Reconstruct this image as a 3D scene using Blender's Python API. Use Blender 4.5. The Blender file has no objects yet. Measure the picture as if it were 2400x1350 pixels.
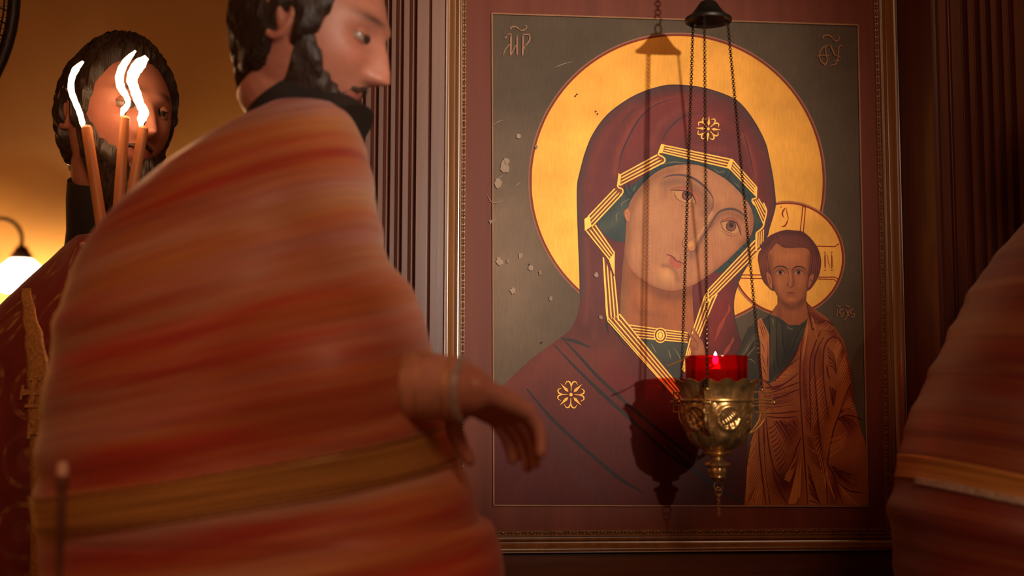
import bpy, bmesh, math, random
import numpy as np
from mathutils import Vector, Matrix
from mathutils.geometry import delaunay_2d_cdt
random.seed(7); rng = np.random.default_rng(7)
S = bpy.context.scene
PI = math.pi

# ------------------------------------------------------------------ camera
FPX = 3000.0                                   # 45 mm lens on a 36 mm sensor, 2400 px wide
YAW, PITCH, ROLL = 0.08952933, 0.09106955, 0.00207832
CAM = np.array([-0.46380, -2.06759, 1.35])
_cy, _sy, _cp, _sp = math.cos(YAW), math.sin(YAW), math.cos(PITCH), math.sin(PITCH)
FW = np.array([_sy*_cp, _cy*_cp, _sp]); RT = np.array([_cy, -_sy, 0.0]); UP = np.cross(RT, FW)
_c, _s = math.cos(ROLL), math.sin(ROLL)
RT, UP = _c*RT + _s*UP, -_s*RT + _c*UP
cd = bpy.data.cameras.new('camera'); cam = bpy.data.objects.new('camera', cd); S.collection.objects.link(cam)
cd.sensor_width = 36; cd.lens = 36*FPX/2400; cd.clip_start = 0.02
M3 = Matrix([[RT[i], UP[i], -FW[i]] for i in range(3)])
cam.matrix_world = Matrix.Translation(Vector(CAM)) @ M3.to_4x4()
cd.dof.use_dof = True; cd.dof.focus_distance = 2.05; cd.dof.aperture_fstop = 2.2
S.camera = cam

def P(px, py, y):
    """point of the plane at depth y seen at photo position px, py"""
    d = FW + RT*(px-1200)/FPX + UP*(675-py)/FPX
    return Vector(CAM + d*((y-CAM[1])/d[1]))
def PX(px, y, py=675): return P(px, py, y).x
def PZ(py, y, px=1200): return P(px, py, y).z

# ------------------------------------------------------------------ world, light, exposure
w = bpy.data.worlds.new('world'); S.world = w; w.use_nodes = True
w.node_tree.nodes['Background'].inputs[0].default_value = (1, .55, .3, 1)
w.node_tree.nodes['Background'].inputs[1].default_value = 0.012
S.view_settings.view_transform = 'Standard'; S.view_settings.look = 'None'
S.view_settings.gamma = 1; S.view_settings.exposure = 0.0
def light(name, kind, loc, energy, col, size=.05, aim=None, cone=None, blend=1):
    d = bpy.data.lights.new(name, kind); d.energy = energy; d.color = col
    if kind in ('POINT', 'SPOT'): d.shadow_soft_size = size
    if kind == 'AREA': d.size = size
    o = bpy.data.objects.new(name, d); o.location = loc; S.collection.objects.link(o)
    if cone: d.spot_size = math.radians(cone); d.spot_blend = blend
    if aim is not None: o.rotation_euler = (Vector(aim)-Vector(loc)).to_track_quat('-Z', 'Y').to_euler()
    return o
LAMP_Y = -0.22
_a = P(1660, 40, LAMP_Y); _b = P(1543, 115, 0)          # the hood and its shadow on the panel give the spot's direction
KD = (_a-_b).normalized()
KEY = _b + KD*2.6
light('icon_spotlight', 'SPOT', KEY, 238, (1, .86, .70), .022, aim=P(1245, 400, 0), cone=29, blend=1)
light('overhead_fill_light', 'POINT', (0.10, -3.2, 2.85), 62, (1, .62, .40), .35)  # added warm fill from above and behind the camera, no fixture modelled

# ------------------------------------------------------------------ helpers
def link(o): S.collection.objects.link(o); return o
def mesh_obj(name, bm, mat=None, parent=None, smooth=True):
    me = bpy.data.meshes.new(name); bm.to_mesh(me); bm.free()
    o = bpy.data.objects.new(name, me); link(o)
    if mat:
        for m in (mat if isinstance(mat, (list, tuple)) else [mat]): me.materials.append(m)
    if smooth:
        me.polygons.foreach_set('use_smooth', [True]*len(me.polygons))
        me.set_sharp_from_angle(angle=math.radians(38))
    if parent: set_parent(o, parent)
    return o
def set_parent(o, p):
    o.parent = p
    o.matrix_parent_inverse = Matrix.Translation(-Vector(p.location))
def thing(name, label, cat, loc=(0, 0, 0), group=None):
    o = bpy.data.objects.new(name, None); link(o); o.location = loc; o.empty_display_size = .05
    return tag(o, label, cat, group)
def tag(o, label, cat, group=None):
    o['label'] = label; o['category'] = cat
    if group: o['group'] = group
    return o
def struct(o): o['kind'] = 'structure'; return o
def box(bm, x0, x1, y0, y1, z0, z1, bev=0):
    b = bmesh.new(); bmesh.ops.create_cube(b, size=1)
    for v in b.verts: v.co = Vector(((x0+x1)/2+v.co.x*(x1-x0), (y0+y1)/2+v.co.y*(y1-y0), (z0+z1)/2+v.co.z*(z1-z0)))
    if bev: bmesh.ops.bevel(b, geom=b.edges[:], offset=bev, segments=2, affect='EDGES')
    join(bm, b)
def join(bm, b):
    me = bpy.data.meshes.new('t'); b.to_mesh(me); b.free(); bm.from_mesh(me); bpy.data.meshes.remove(me)
def frame_of(t):
    t = t.normalized(); a = Vector((0, 0, 1)) if abs(t.z) < .9 else Vector((1, 0, 0))
    u = t.cross(a).normalized(); return u, t.cross(u).normalized()
def tube(bm, path, rad, seg=12, caps=True, closed=False, round_caps=False):
    path = [Vector(p) for p in path]
    if not isinstance(rad, (list, tuple, np.ndarray)): rad = [rad]*len(path)
    rad = list(rad)
    if round_caps:
        t0 = (path[0]-path[1]).normalized(); t1 = (path[-1]-path[-2]).normalized(); r0, r1 = rad[0], rad[-1]
        A = [(path[0]+t0*r0*math.sin(a), r0*math.cos(a)) for a in (1.35, .9, .45)]
        B = [(path[-1]+t1*r1*math.sin(a), r1*math.cos(a)) for a in (.45, .9, 1.35)]
        path = [a[0] for a in A]+path+[b[0] for b in B]; rad = [a[1] for a in A]+rad+[b[1] for b in B]
    n = len(path); rings = []; u = None
    for i in range(n):
        if closed: t = path[(i+1) % n]-path[i-1]
        else: t = path[min(i+1, n-1)]-path[max(i-1, 0)]
        t.normalize()
        if u is None: u, v = frame_of(t)
        else:
            u = (u - t*u.dot(t)).normalized(); v = t.cross(u)
        r = rad[i]; r = r if isinstance(r, (tuple, list)) else (r, r)
        rings.append([bm.verts.new(path[i]+u*math.cos(2*PI*k/seg)*r[0]+v*math.sin(2*PI*k/seg)*r[1]) for k in range(seg)])
    for i in range(n if closed else n-1):
        A, B = rings[i], rings[(i+1) % n]
        for k in range(seg): bm.faces.new((A[k], A[(k+1) % seg], B[(k+1) % seg], B[k]))
    if caps and not closed:
        bm.faces.new(rings[0][::-1]); bm.faces.new(rings[-1])
def lathe(bm, prof, c=(0, 0, 0), seg=48, disp=None, cap=False):
    c = Vector(c); rings = []
    for r, z in prof:
        ring = []
        for k in range(seg):
            a = 2*PI*k/seg; rr, zz = r, z
            if disp: rr, zz = disp(a, r, z)
            ring.append(bm.verts.new(c+Vector((rr*math.cos(a), rr*math.sin(a), zz))))
        rings.append(ring)
    for A, B in zip(rings, rings[1:]):
        for k in range(seg): bm.faces.new((A[k], A[(k+1) % seg], B[(k+1) % seg], B[k]))
    if cap: bm.faces.new(rings[0][::-1]); bm.faces.new(rings[-1])
def ball(bm, c, r, seg=12, scale=(1, 1, 1)):
    m = Matrix.Translation(Vector(c)) @ Matrix.Diagonal((r*scale[0], r*scale[1], r*scale[2], 1))
    bmesh.ops.create_uvsphere(bm, u_segments=seg, v_segments=max(6, seg//2+2), radius=1, matrix=m)
def cr(pts, n=8, closed=False):
    """smooth curve through points"""
    p = np.asarray(pts, float)
    if len(p) < 3 and not closed: return np.array([p[0]+(p[1]-p[0])*t for t in np.linspace(0, 1, n+1)])
    q = np.vstack([p[-1], p, p[0], p[1]]) if closed else np.vstack([2*p[0]-p[1], p, 2*p[-1]-p[-2]])
    out = []; m = len(p) if closed else len(p)-1
    for i in range(m):
        a, b, c, d = q[i:i+4]
        for t in np.linspace(0, 1, n, endpoint=False):
            out.append(.5*((2*b)+(c-a)*t+(2*a-5*b+4*c-d)*t*t+(3*b-a-3*c+d)*t**3))
    if not closed: out.append(p[-1])
    return np.array(out)
def lin(c):
    c = np.asarray(c, float)/255.0
    return np.where(c <= .04045, c/12.92, ((c+.055)/1.055)**2.4)

# ------------------------------------------------------------------ materials
class NT:
    def __init__(self, name):
        self.m = bpy.data.materials.new(name); self.m.use_nodes = True
        self.t = self.m.node_tree; self.b = self.t.nodes['Principled BSDF']; self.out = self.t.nodes['Material Output']
    def n(self, k, **kw):
        x = self.t.nodes.new('ShaderNode'+k)
        for a, v in kw.items(): setattr(x, a, v)
        return x
    def l(self, a, b): self.t.links.new(a, b)
    def set(self, **kw):
        for k, v in kw.items():
            self.b.inputs[k.replace('_', ' ')].default_value = (*v, 1) if isinstance(v, (tuple, list)) and len(v) == 3 else v
        return self
    def ramp(self, src, stops):
        r = self.n('ValToRGB'); e = r.color_ramp.elements
        while len(e) < len(stops): e.new(.5)
        for x, (p, c) in zip(e, stops): x.position = p; x.color = (*c, 1)
        self.l(src, r.inputs[0]); return r.outputs[0]
    def noise(self, vec, scale, detail=4, rough=.55, dist=0):
        x = self.n('TexNoise'); x.inputs['Scale'].default_value = scale; x.inputs['Detail'].default_value = detail
        x.inputs['Roughness'].default_value = rough; x.inputs['Distortion'].default_value = dist
        if vec is not None: self.l(vec, x.inputs['Vector'])
        return x.outputs['Fac']
    def mapped(self, scale, src='Object', loc=(0, 0, 0)):
        tc = self.n('TexCoord'); mp = self.n('Mapping'); mp.inputs['Scale'].default_value = scale; mp.inputs['Location'].default_value = loc
        self.l(tc.outputs[src], mp.inputs[0]); return mp.outputs[0]
    def mix(self, f, a, b, mode='MIX'):
        x = self.n('Mix', data_type='RGBA', blend_type=mode)
        for i, v in ((0, f), (6, a), (7, b)):
            if hasattr(v, 'links') or hasattr(v, 'is_linked'): self.l(v, x.inputs[i])
            else: x.inputs[i].default_value = v if i == 0 else (*v, 1)
        return x.outputs[2]
    def bump(self, h, strength=.3, dist=.002):
        x = self.n('Bump'); x.inputs['Strength'].default_value = strength; x.inputs['Distance'].default_value = dist
        self.l(h, x.inputs['Height']); self.l(x.outputs[0], self.b.inputs['Normal'])
def simple(name, col, rough=.5, metal=0, bump=None, var=.15, vs=30, **kw):
    m = NT(name); v = m.mapped((1, 1, 1)); f = m.noise(v, vs)
    c = np.array(col)
    m.l(m.ramp(f, [(.3, tuple(c*(1-var))), (.7, tuple(np.minimum(c*(1+var), 1)))]), m.b.inputs['Base Color'])
    m.set(Roughness=rough, Metallic=metal, **kw)
    if bump: m.bump(m.noise(v, bump[0], 6), bump[1], .002)
    return m.m
def wood(name, a, b, rough=.32, grain=(60, 60, 2.2), coat=.35):
    m = NT(name); v = m.mapped(grain); f = m.noise(v, 1, 8, .65, .6)
    m.l(m.ramp(f, [(.25, a), (.75, b)]), m.b.inputs['Base Color']); m.set(Roughness=rough, Coat_Weight=coat, Coat_Roughness=.2)
    m.bump(f, .12, .001); return m.m
def emit(name, col, strength):
    m = NT(name); m.set(Base_Color=col, Emission_Color=col, Emission_Strength=strength, Roughness=.5); return m.m
MAHOG = wood('mahogany_carved', (.045, .011, .005), (.125, .033, .015))
MAHOG_H = wood('mahogany_crosswise', (.045, .011, .005), (.125, .033, .015), grain=(2.2, 60, 60))
GILT = wood('gilded_moulding', (.13, .048, .014), (.26, .105, .03), rough=.28)
BRASS = simple('old_brass', (.56, .35, .13), .29, .85, bump=(90, .25), var=.45, vs=60)
IRON = simple('blackened_metal', (.022, .016, .013), .45, .6, var=.3)
CHAINM = simple('dark_bronze_chain', (.05, .03, .017), .38, .75, var=.3)

# ------------------------------------------------------------------ room
def plane_box(name, mat, x0, x1, y0, y1, z0, z1):
    b = bmesh.new(); box(b, x0, x1, y0, y1, z0, z1); return struct(mesh_obj(name, b, mat, smooth=False))
pl = NT('ochre_plaster'); v = pl.mapped((1, 1, 1)); f = pl.noise(v, 2.2, 6)
pl.l(pl.ramp(f, [(.3, (.42, .235, .08)), (.7, (.52, .31, .11))]), pl.b.inputs['Base Color']); pl.set(Roughness=.8); pl.bump(pl.noise(v, 120, 3), .06, .002)
st = NT('stone_floor'); v = st.mapped((1, 1, 1)); br = st.n('TexBrick'); st.l(v, br.inputs[0])
br.inputs['Color1'].default_value = (.12, .07, .045, 1); br.inputs['Color2'].default_value = (.09, .05, .035, 1); br.inputs['Mortar'].default_value = (.03, .02, .015, 1)
br.inputs['Scale'].default_value = 2; br.offset = 0; br.inputs['Mortar Size'].default_value = .008; br.inputs['Row Height'].default_value = .5
st.l(br.outputs[0], st.b.inputs['Base Color']); st.set(Roughness=.35)
plane_box('floor', st.m, -2.0, 3.0, -4.5, 2.2, -.1, 0)
plane_box('ceiling', pl.m, -2.0, 3.0, -4.5, 2.2, 4.2, 4.3)
plane_box('wall_back', pl.m, -2.0, 3.0, 2.2, 2.35, 0, 4.2)
plane_box('wall_left', pl.m, -2.15, -2.0, -4.5, 2.35, 0, 4.2)
plane_box('wall_right', pl.m, 3.0, 3.15, -4.5, 2.35, 0, 4.2)
plane_box('wall_front', pl.m, -2.15, 3.15, -4.65, -4.5, 0, 4.2)


# ------------------------------------------------------------------ carved icon case
SX0, SX1 = PX(1090, 0), PX(2062, 0); SZ0, SZ1 = PZ(1240, 0, 1580), PZ(-26, 0, 1580)      # sight opening of the moulding
FD = .163                                                                                # the pilasters stand this far in front
XL, XR = PX(1041, -FD), PX(2110, 0); ZB, ZT = SZ0-.040, SZ1+.036
PW = .178
CX = (XL+XR)/2
case = thing('icon_case', 'tall dark mahogany icon case with fluted pilasters and beaded gilt inner moulding', 'icon case', (CX, 0, 0))
b = bmesh.new()
box(b, XL-PW, XR+PW, .030, .060, .12, ZT+.42)
mesh_obj('back_panel', b, MAHOG, case, smooth=False)
def rect_sweep(bm, prof):
    rings = []
    for u, d in prof:
        x0, x1, z0, z1 = SX0-u, SX1+u, SZ0-u, SZ1+u
        rings.append([bm.verts.new((x, -d, z)) for x, z in ((x0, z0), (x1, z0), (x1, z1), (x0, z1))])
    for A, B in zip(rings, rings[1:]):
        for k in range(4): bm.faces.new((A[k], B[k], B[(k+1) % 4], A[(k+1) % 4]))
b = bmesh.new()
rect_sweep(b, [(0, -.03), (0, .004), (.0008, .0055), (.0062, .0055), (.0068, .008), (.0078, .0098), (.0092, .0098), (.0102, .008), (.0108, .0072),
               (.0125, .0075), (.0132, .0105), (.0145, .0118), (.016, .0105), (.0168, .0085), (.0185, .0075), (.021, .0085), (.0245, .0125), (.0275, .0175),
               (.029, .0185), (.0305, .0185), (.031, .0165), (.0322, .0165), (.0328, .018), (.0340, .0185), (.0350, .017), (.0355, .012), (.036, -.03)])
mesh_obj('gilt_moulding', b, GILT, case)['label'] = 'stepped brown and gilt inner moulding'
bead = simple('bead_gilt', (.17, .065, .02), .3, .25, var=.35, vs=200)
def bead_row(x0, z0, x1, z1):
    bm = bmesh.new(); L = math.hypot(x1-x0, z1-z0); t = 0; k = 0
    dx, dz = (x1-x0)/L, (z1-z0)/L
    while t < L-.006:
        if k % 3 < 2: ln = .0052; sc = (.0024, .0024, .0024)
        else: ln = .0125; sc = (.0056, .0021, .0021)
        c = (x0+dx*(t+ln/2), -.0066, z0+dz*(t+ln/2))
        s = sc if abs(dx) > .5 else (sc[1], sc[1], sc[0])
        ball(bm, c, 1, 8, s); t += ln; k += 1
    mesh_obj('bead_row', bm, bead, case)
q = .0034
bead_row(SX0-q, SZ0, SX0-q, SZ1); bead_row(SX1+q, SZ0, SX1+q, SZ1); bead_row(SX0, SZ0-q, SX1, SZ0-q); bead_row(SX0, SZ1+q, SX1, SZ1+q)
# fluted pilasters: cross-section (distance from the opening, projection)
def flute(u0, u1, n=8, dep=.010):
    w_ = u1-u0; m_ = (u0+u1)/2
    pts = [(u0, FD)]
    for i in range(n+1):                                         # hollow with a thin raised reed along its middle
        a = PI*i/n; pts.append((m_-math.cos(a)*w_/2*.96, FD-.002-dep*math.sin(a)))
        if i == n//2:
            pts += [(m_-.0012, FD-.002-dep), (m_-.0009, FD-.0095), (m_+.0009, FD-.0095), (m_+.0012, FD-.002-dep)]
    pts.append((u1, FD)); return pts
X1041 = XL
def uL(px): return X1041-PX(px, -FD)
prof = [(0, -.03), (0, FD-.016), (.0012, FD-.014), (uL(1028), FD-.014), (uL(1028)+.0004, FD-.004), (uL(1008), FD-.004), (uL(1007), FD-.008), (uL(1004), FD-.010),
        (uL(1001), FD-.006), (uL(998.6), FD-.006), (uL(998), FD)]
for a_, b_ in ((973, 954), (941, 922), (912, 894), (883, 864), (852, 833)): prof += flute(uL(a_), uL(b_))
prof += [(uL(806), FD), (uL(805), FD-.006), (uL(802), FD-.006), (uL(799), FD-.010), (uL(796), FD-.008), (uL(795), FD-.004), (uL(784), FD-.004), (uL(783), FD-.014), (uL(765), FD-.014), (PW, FD-.016), (PW, -.06)]
for s, x_ in ((-1, XL), (1, XR)):
    bm = bmesh.new(); z0, z1 = .98, ZT+.26
    A = [bm.verts.new((x_+s*u, -d, z0)) for u, d in prof]; B = [bm.verts.new((x_+s*u, -d, z1)) for u, d in prof]
    for i in range(len(A)-1):
        f_ = (A[i], A[i+1], B[i+1], B[i]) if s < 0 else (A[i+1], A[i], B[i], B[i+1])
        bm.faces.new(f_[::-1])
    o = mesh_obj('fluted_pilaster', bm, MAHOG, case)
    o['label'] = 'glossy pilaster with five reeded flutes'
    bm = bmesh.new(); xa, xb = sorted((x_, x_+s*PW))
    box(bm, xa-.014, xb+.014, -FD-.022, .06, .86, .92, .006); box(bm, xa-.008, xb+.008, -FD-.014, .06, .92, .955, .008); box(bm, xa-.003, xb+.003, -FD-.006, .06, .955, .985, .005)
    mesh_obj('pilaster_base', bm, MAHOG_H, case)
    bm = bmesh.new()
    box(bm, xa-.004, xb+.004, -FD-.006, .06, ZT+.255, ZT+.275, .004); box(bm, xa-.012, xb+.012, -FD-.016, .06, ZT+.275, ZT+.32, .008); box(bm, xa-.02, xb+.02, -FD-.026, .06, ZT+.32, ZT+.345, .004)
    mesh_obj('pilaster_capital', bm, MAHOG_H, case)
x0, x1 = XL-PW-.03, XR+PW+.03
bm = bmesh.new(); box(bm, XL, XR, -.012, .03, ZT-.002, ZT+.26); box(bm, XL+.06, XR-.06, -.020, -.012, ZT+.05, ZT+.21, .006)
mesh_obj('header_panel', bm, MAHOG_H, case)
bm = bmesh.new()
for dy, za, zb in ((.0, .345, .40), (.03, .40, .43), (.05, .43, .47), (.08, .47, .50)): box(bm, x0-dy*.8, x1+dy*.8, -FD-.02-dy, .06, ZT+za, ZT+zb, .006)
mesh_obj('cornice', bm, MAHOG_H, case)
bm = bmesh.new(); box(bm, XL, XR, -.006, .03, .98, ZB+.002)
mesh_obj('lower_panel', bm, MAHOG_H, case, smooth=False)
bm = bmesh.new()
box(bm, x0, x1, -FD-.03, .06, 0, .10, .006); box(bm, x0+.02, x1-.02, -FD-.01, .06, .10, .83, .004); box(bm, x0-.005, x1+.005, -FD-.04, .06, .83, .86, .008)
for k in range(2):
    xa = x0+.07+k*(x1-x0-.10)/2; xb = xa+(x1-x0-.10)/2-.04
    box(bm, xa, xb, -FD-.018, -FD-.008, .16, .77, .005); box(bm, xa+.05, xb-.05, -FD-.026, -FD-.016, .21, .72, .007)
mesh_obj('base_cabinet', bm, MAHOG_H, case)

# ------------------------------------------------------------------ painted panel
class Paint:
    """flat painted shapes, laid one over another like coats of paint; positions are read off the photograph and lie on the panel"""
    def __init__(self): self.v, self.f, self.c, self.n = [], [], [], 0
    def add(self, pts, faces, cols, lay):
        pts = np.asarray(pts, float)
        d = FW + RT*((pts[:, :1]-1200)/FPX) + UP*((675-pts[:, 1:])/FPX)
        w_ = CAM + d*((0-CAM[1])/d[:, 1:2])
        self.k = getattr(self, 'k', 0)+1; w_[:, 1] = -.0001*lay-1e-7*self.k
        self.v.append(w_); self.c.append(cols); self.f += [tuple(int(i)+self.n for i in q) for q in faces]; self.n += len(pts)
    def fill(self, poly, col, lay, step=0, gold=0, noise=0):
        poly = np.asarray(poly, float); pts = poly
        if step:
            e = []                                               # even out the outline, then add points inside
            for a, b in zip(poly, np.roll(poly, -1, 0)):
                m = max(1, int(np.hypot(*(b-a))/step)); e += [a+(b-a)*t/m for t in range(m)]
            poly = np.array(e)
            gx, gy = np.meshgrid(np.arange(poly[:, 0].min(), poly[:, 0].max(), step), np.arange(poly[:, 1].min(), poly[:, 1].max(), step*.87))
            gx[1::2] += step/2; g = np.stack([gx.ravel(), gy.ravel()], 1)
            ins = np.zeros(len(g), bool)
            dist = np.full(len(g), 1e9)
            for a, b in zip(poly, np.roll(poly, -1, 0)):
                c1 = (a[1] > g[:, 1]) != (b[1] > g[:, 1])
                with np.errstate(all='ignore'): xx = (b[0]-a[0])*(g[:, 1]-a[1])/(b[1]-a[1])+a[0]
                ins ^= c1 & (g[:, 0] < xx)
                dist = np.minimum(dist, np.hypot(g[:, 0]-a[0], g[:, 1]-a[1]))
            pts = np.vstack([poly, g[ins & (dist > step*.5)]])
        r = delaunay_2d_cdt([Vector(p) for p in pts], [], [list(range(len(poly)))], 1, 1e-5)
        V = np.array([tuple(p) for p in r[0]]); F = r[2]
        C = col(V) if callable(col) else np.tile(np.asarray(col, float), (len(V), 1))
        if noise: C = C*(1+noise*rng.standard_normal((len(V), 1)))
        C = np.concatenate([lin(np.clip(C, 0, 255)), np.full((len(V), 1), gold)], 1)
        # keep the faces turned to the viewer
        F = [q if np.cross(V[q[1]]-V[q[0]], V[q[2]]-V[q[0]]) < 0 else q[::-1] for q in F]
        self.add(V, F, C, lay)
    def stroke(self, pts, wd, col, lay, smooth=True, taper=(0, 0), gold=0, n=8, closed=False):
        if len(pts) == 2 and taper != (0, 0): smooth = True
        p = cr(pts, 24 if len(pts) == 2 else n, closed) if smooth else np.asarray(pts, float)
        if len(p) < 2: return
        t = np.gradient(p, axis=0)
        if closed: t = np.roll(p, -1, 0)-np.roll(p, 1, 0)
        L = np.hypot(t[:, 0], t[:, 1])+1e-9; nn = np.stack([-t[:, 1]/L, t[:, 0]/L], 1)
        s = np.linspace(0, 1, len(p))
        if isinstance(wd, (list, tuple)): h = np.interp(s, np.linspace(0, 1, len(wd)), wd)/2
        else:
            h = np.full(len(p), wd/2.)
            if taper[0]: h *= np.clip(s/taper[0], .08, 1)
            if taper[1]: h *= np.clip((1-s)/taper[1], .08, 1)
        A = p+nn*h[:, None]; B = p-nn*h[:, None]; m = len(p)
        V = np.vstack([A, B]); F = [(i, i+1, m+i+1, m+i) for i in range(m-1)]
        if closed: F.append((m-1, 0, m, 2*m-1))
        F = [q if np.cross(V[q[1]]-V[q[0]], V[q[2]]-V[q[0]]) < 0 else q[::-1] for q in F]
        C = np.tile(np.append(lin(col), gold), (len(V), 1))
        self.add(V, F, C, lay)
    def disc(self, c, r, col, lay, ry=None, rot=0, n=28, gold=0):
        a = np.linspace(0, 2*PI, n, endpoint=False); x, y = r*np.cos(a), (ry or r)*np.sin(a)
        self.fill(np.stack([c[0]+x*math.cos(rot)-y*math.sin(rot), c[1]+x*math.sin(rot)+y*math.cos(rot)], 1), col, lay, gold=gold)
    def build(self, name, mat, parent):
        me = bpy.data.meshes.new(name); me.from_pydata(np.vstack(self.v).tolist(), [], self.f)
        at = me.color_attributes.new('paint', 'FLOAT_COLOR', 'POINT'); at.data.foreach_set('color', np.vstack(self.c).astype('f4').ravel())
        me.materials.append(mat); o = bpy.data.objects.new(name, me); link(o); set_parent(o, parent); return o
def near(V, pts, w_, smooth=True):
    """0..1 closeness of points to a line"""
    p = cr(pts, 6) if smooth and len(pts) > 2 else np.asarray(pts, float)
    d = np.full(len(V), 1e9)
    for a, b in zip(p[:-1], p[1:]):
        ab = b-a; t = np.clip(((V-a)@ab)/(ab@ab+1e-9), 0, 1); d = np.minimum(d, np.hypot(*(V-a-t[:, None]*ab).T))
    return np.exp(-(d/w_)**2)
def blob(V, c, rx, ry=None, rot=0):
    d = V-np.array(c); x = d[:, 0]*math.cos(rot)+d[:, 1]*math.sin(rot); y = -d[:, 0]*math.sin(rot)+d[:, 1]*math.cos(rot)
    return np.exp(-(x/rx)**2-(y/(ry or rx))**2)
def shade(V, base, layers):
    C = np.tile(np.asarray(base, float), (len(V), 1))
    for wgt, col in layers: C += np.clip(wgt, 0, 1)[:, None]*(np.asarray(col, float)-C)
    return C
A_ = np.array
pt = Paint()
# ground of the picture, dust and hazy light painted into its left side
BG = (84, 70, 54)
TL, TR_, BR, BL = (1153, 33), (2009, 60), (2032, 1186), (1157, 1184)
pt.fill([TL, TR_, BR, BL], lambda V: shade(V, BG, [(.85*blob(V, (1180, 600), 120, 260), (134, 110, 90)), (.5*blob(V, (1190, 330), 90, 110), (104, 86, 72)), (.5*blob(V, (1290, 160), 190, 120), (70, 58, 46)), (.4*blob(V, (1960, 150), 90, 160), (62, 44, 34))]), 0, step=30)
for a, b in ((TL, TR_), (TR_, BR), (BR, BL), (BL, TL)): pt.stroke([a, b], 3.2, (150, 108, 76), 40, smooth=False)
GOLD = (208, 148, 62)
def circ(c, r, n=120, a0=0, a1=2*PI): a = np.linspace(a0, a1, n, endpoint=False); return np.stack([c[0]+r*np.cos(a), c[1]+r*np.sin(a)], 1)
HC, HR = (1587, 425.5), 342
pt.fill(circ(HC, HR), lambda V: shade(V, GOLD, [(.35*np.clip(.6*np.sin(V[:, 0]*.031+2*np.sin(V[:, 1]*.02))*np.sin(V[:, 1]*.027), 0, 1), (205, 140, 52)), (.4*blob(V, (1400, 262), 25, 14), (190, 122, 52)), (.3*blob(V, (1360, 420), 70, 200), (216, 158, 68))]), 2, step=16, gold=1)
pt.stroke(circ(HC, HR+1.5), 5, (128, 48, 30), 3, smooth=False, closed=True)
pt.stroke(circ(HC, HR+5.5), 3, (150, 104, 82), 3, smooth=False, closed=True)
C2, R2 = (1845, 606), 130
pt.fill(circ(C2, R2), lambda V: shade(V, (214, 152, 66), [(.4*blob(V, (1890, 540), 40), (206, 142, 58))]), 4, step=14, gold=1)
pt.stroke(circ(C2, R2), 4.2, (138, 34, 20), 5, smooth=False, closed=True)
pt.stroke(circ(C2, R2+4), 2.4, (158, 112, 84), 5, smooth=False, closed=True)
RED = (140, 34, 20)
for l in ([(1881, 483), (1880, 500), (1875, 545)], [(1887.5, 488), (1882.5, 545)], [(1881, 483), (1889, 487)], [(1910, 577), (1957, 578), (1966, 571)], [(1915, 649.5), (1956, 649.5), (1964, 654)],
          [(1917, 654), (1955, 655), (1961, 661)], [(1736, 644.5), (1786, 644.5)], [(1733, 652), (1786, 653)]):
    pt.stroke(l, 2.4, RED, 6, smooth=False)
def glyph(strokes, col, lay, wd=2.6):
    for s in strokes:
        k = wd
        if isinstance(s[0], (int, float)): k, s = s[0], s[1:]
        pt.stroke(s, k, col, lay, taper=(.25, .25))
glyph([(3.6, (1843, 486), (1836, 493), (1833.5, 502), (1838, 513)), (2, (1843, 486), (1844, 498), (1847, 511), (1843, 523)), (3.6, (1847, 512), (1843, 524), (1838, 530), (1830, 531)), (2, (1830, 483), (1831, 488))], RED, 6)
glyph([(3.2, (1933, 592), (1933.5, 612), (1933.5, 634)), (3.2, (1949, 592), (1949.5, 612), (1949.6, 634)), (1.4, (1933, 593), (1940, 602), (1941, 616), (1948, 632)), (1.6, (1930, 591), (1936, 592)), (1.6, (1946, 591), (1952, 592)), (1.6, (1930, 634.5), (1937, 634)), (1.6, (1946, 634.5), (1953, 634))], RED, 6)
# the mother's veil and mantle
VL = [(1157, 925), (1190, 893), (1240, 846), (1290, 808), (1311, 793), (1336, 773), (1350, 748), (1358, 720), (1360, 690), (1358, 620), (1355, 540), (1353, 470), (1354, 430), (1360, 402), (1372, 358), (1391, 313), (1424, 269), (1469, 235), (1509, 215),
      (1553, 202), (1584, 199.5), (1629, 203), (1673, 213), (1718, 231), (1744, 253), (1771, 291), (1793, 335), (1804, 380), (1812, 424), (1817, 475), (1813, 500), (1804, 530), (1797, 556), (1785, 580), (1765, 603), (1742, 637), (1731, 660), (1723, 688),
      (1719, 712), (1720, 740), (1727, 774), (1738, 806), (1748, 830), (1752, 1000), (1750, 1184)]
VP = np.vstack([cr(VL[:-2], 5), A_([VL[-2], VL[-1], (1157, 1184)])])
rim = VL[8:37]
F1 = [(1449, 407), (1456, 364), (1469, 331), (1496, 282), (1531, 249), (1576, 233), (1607, 227)]
F2 = [(1550, 336), (1560, 313), (1576, 293), (1598, 276), (1629, 266), (1673, 269)]
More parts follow.
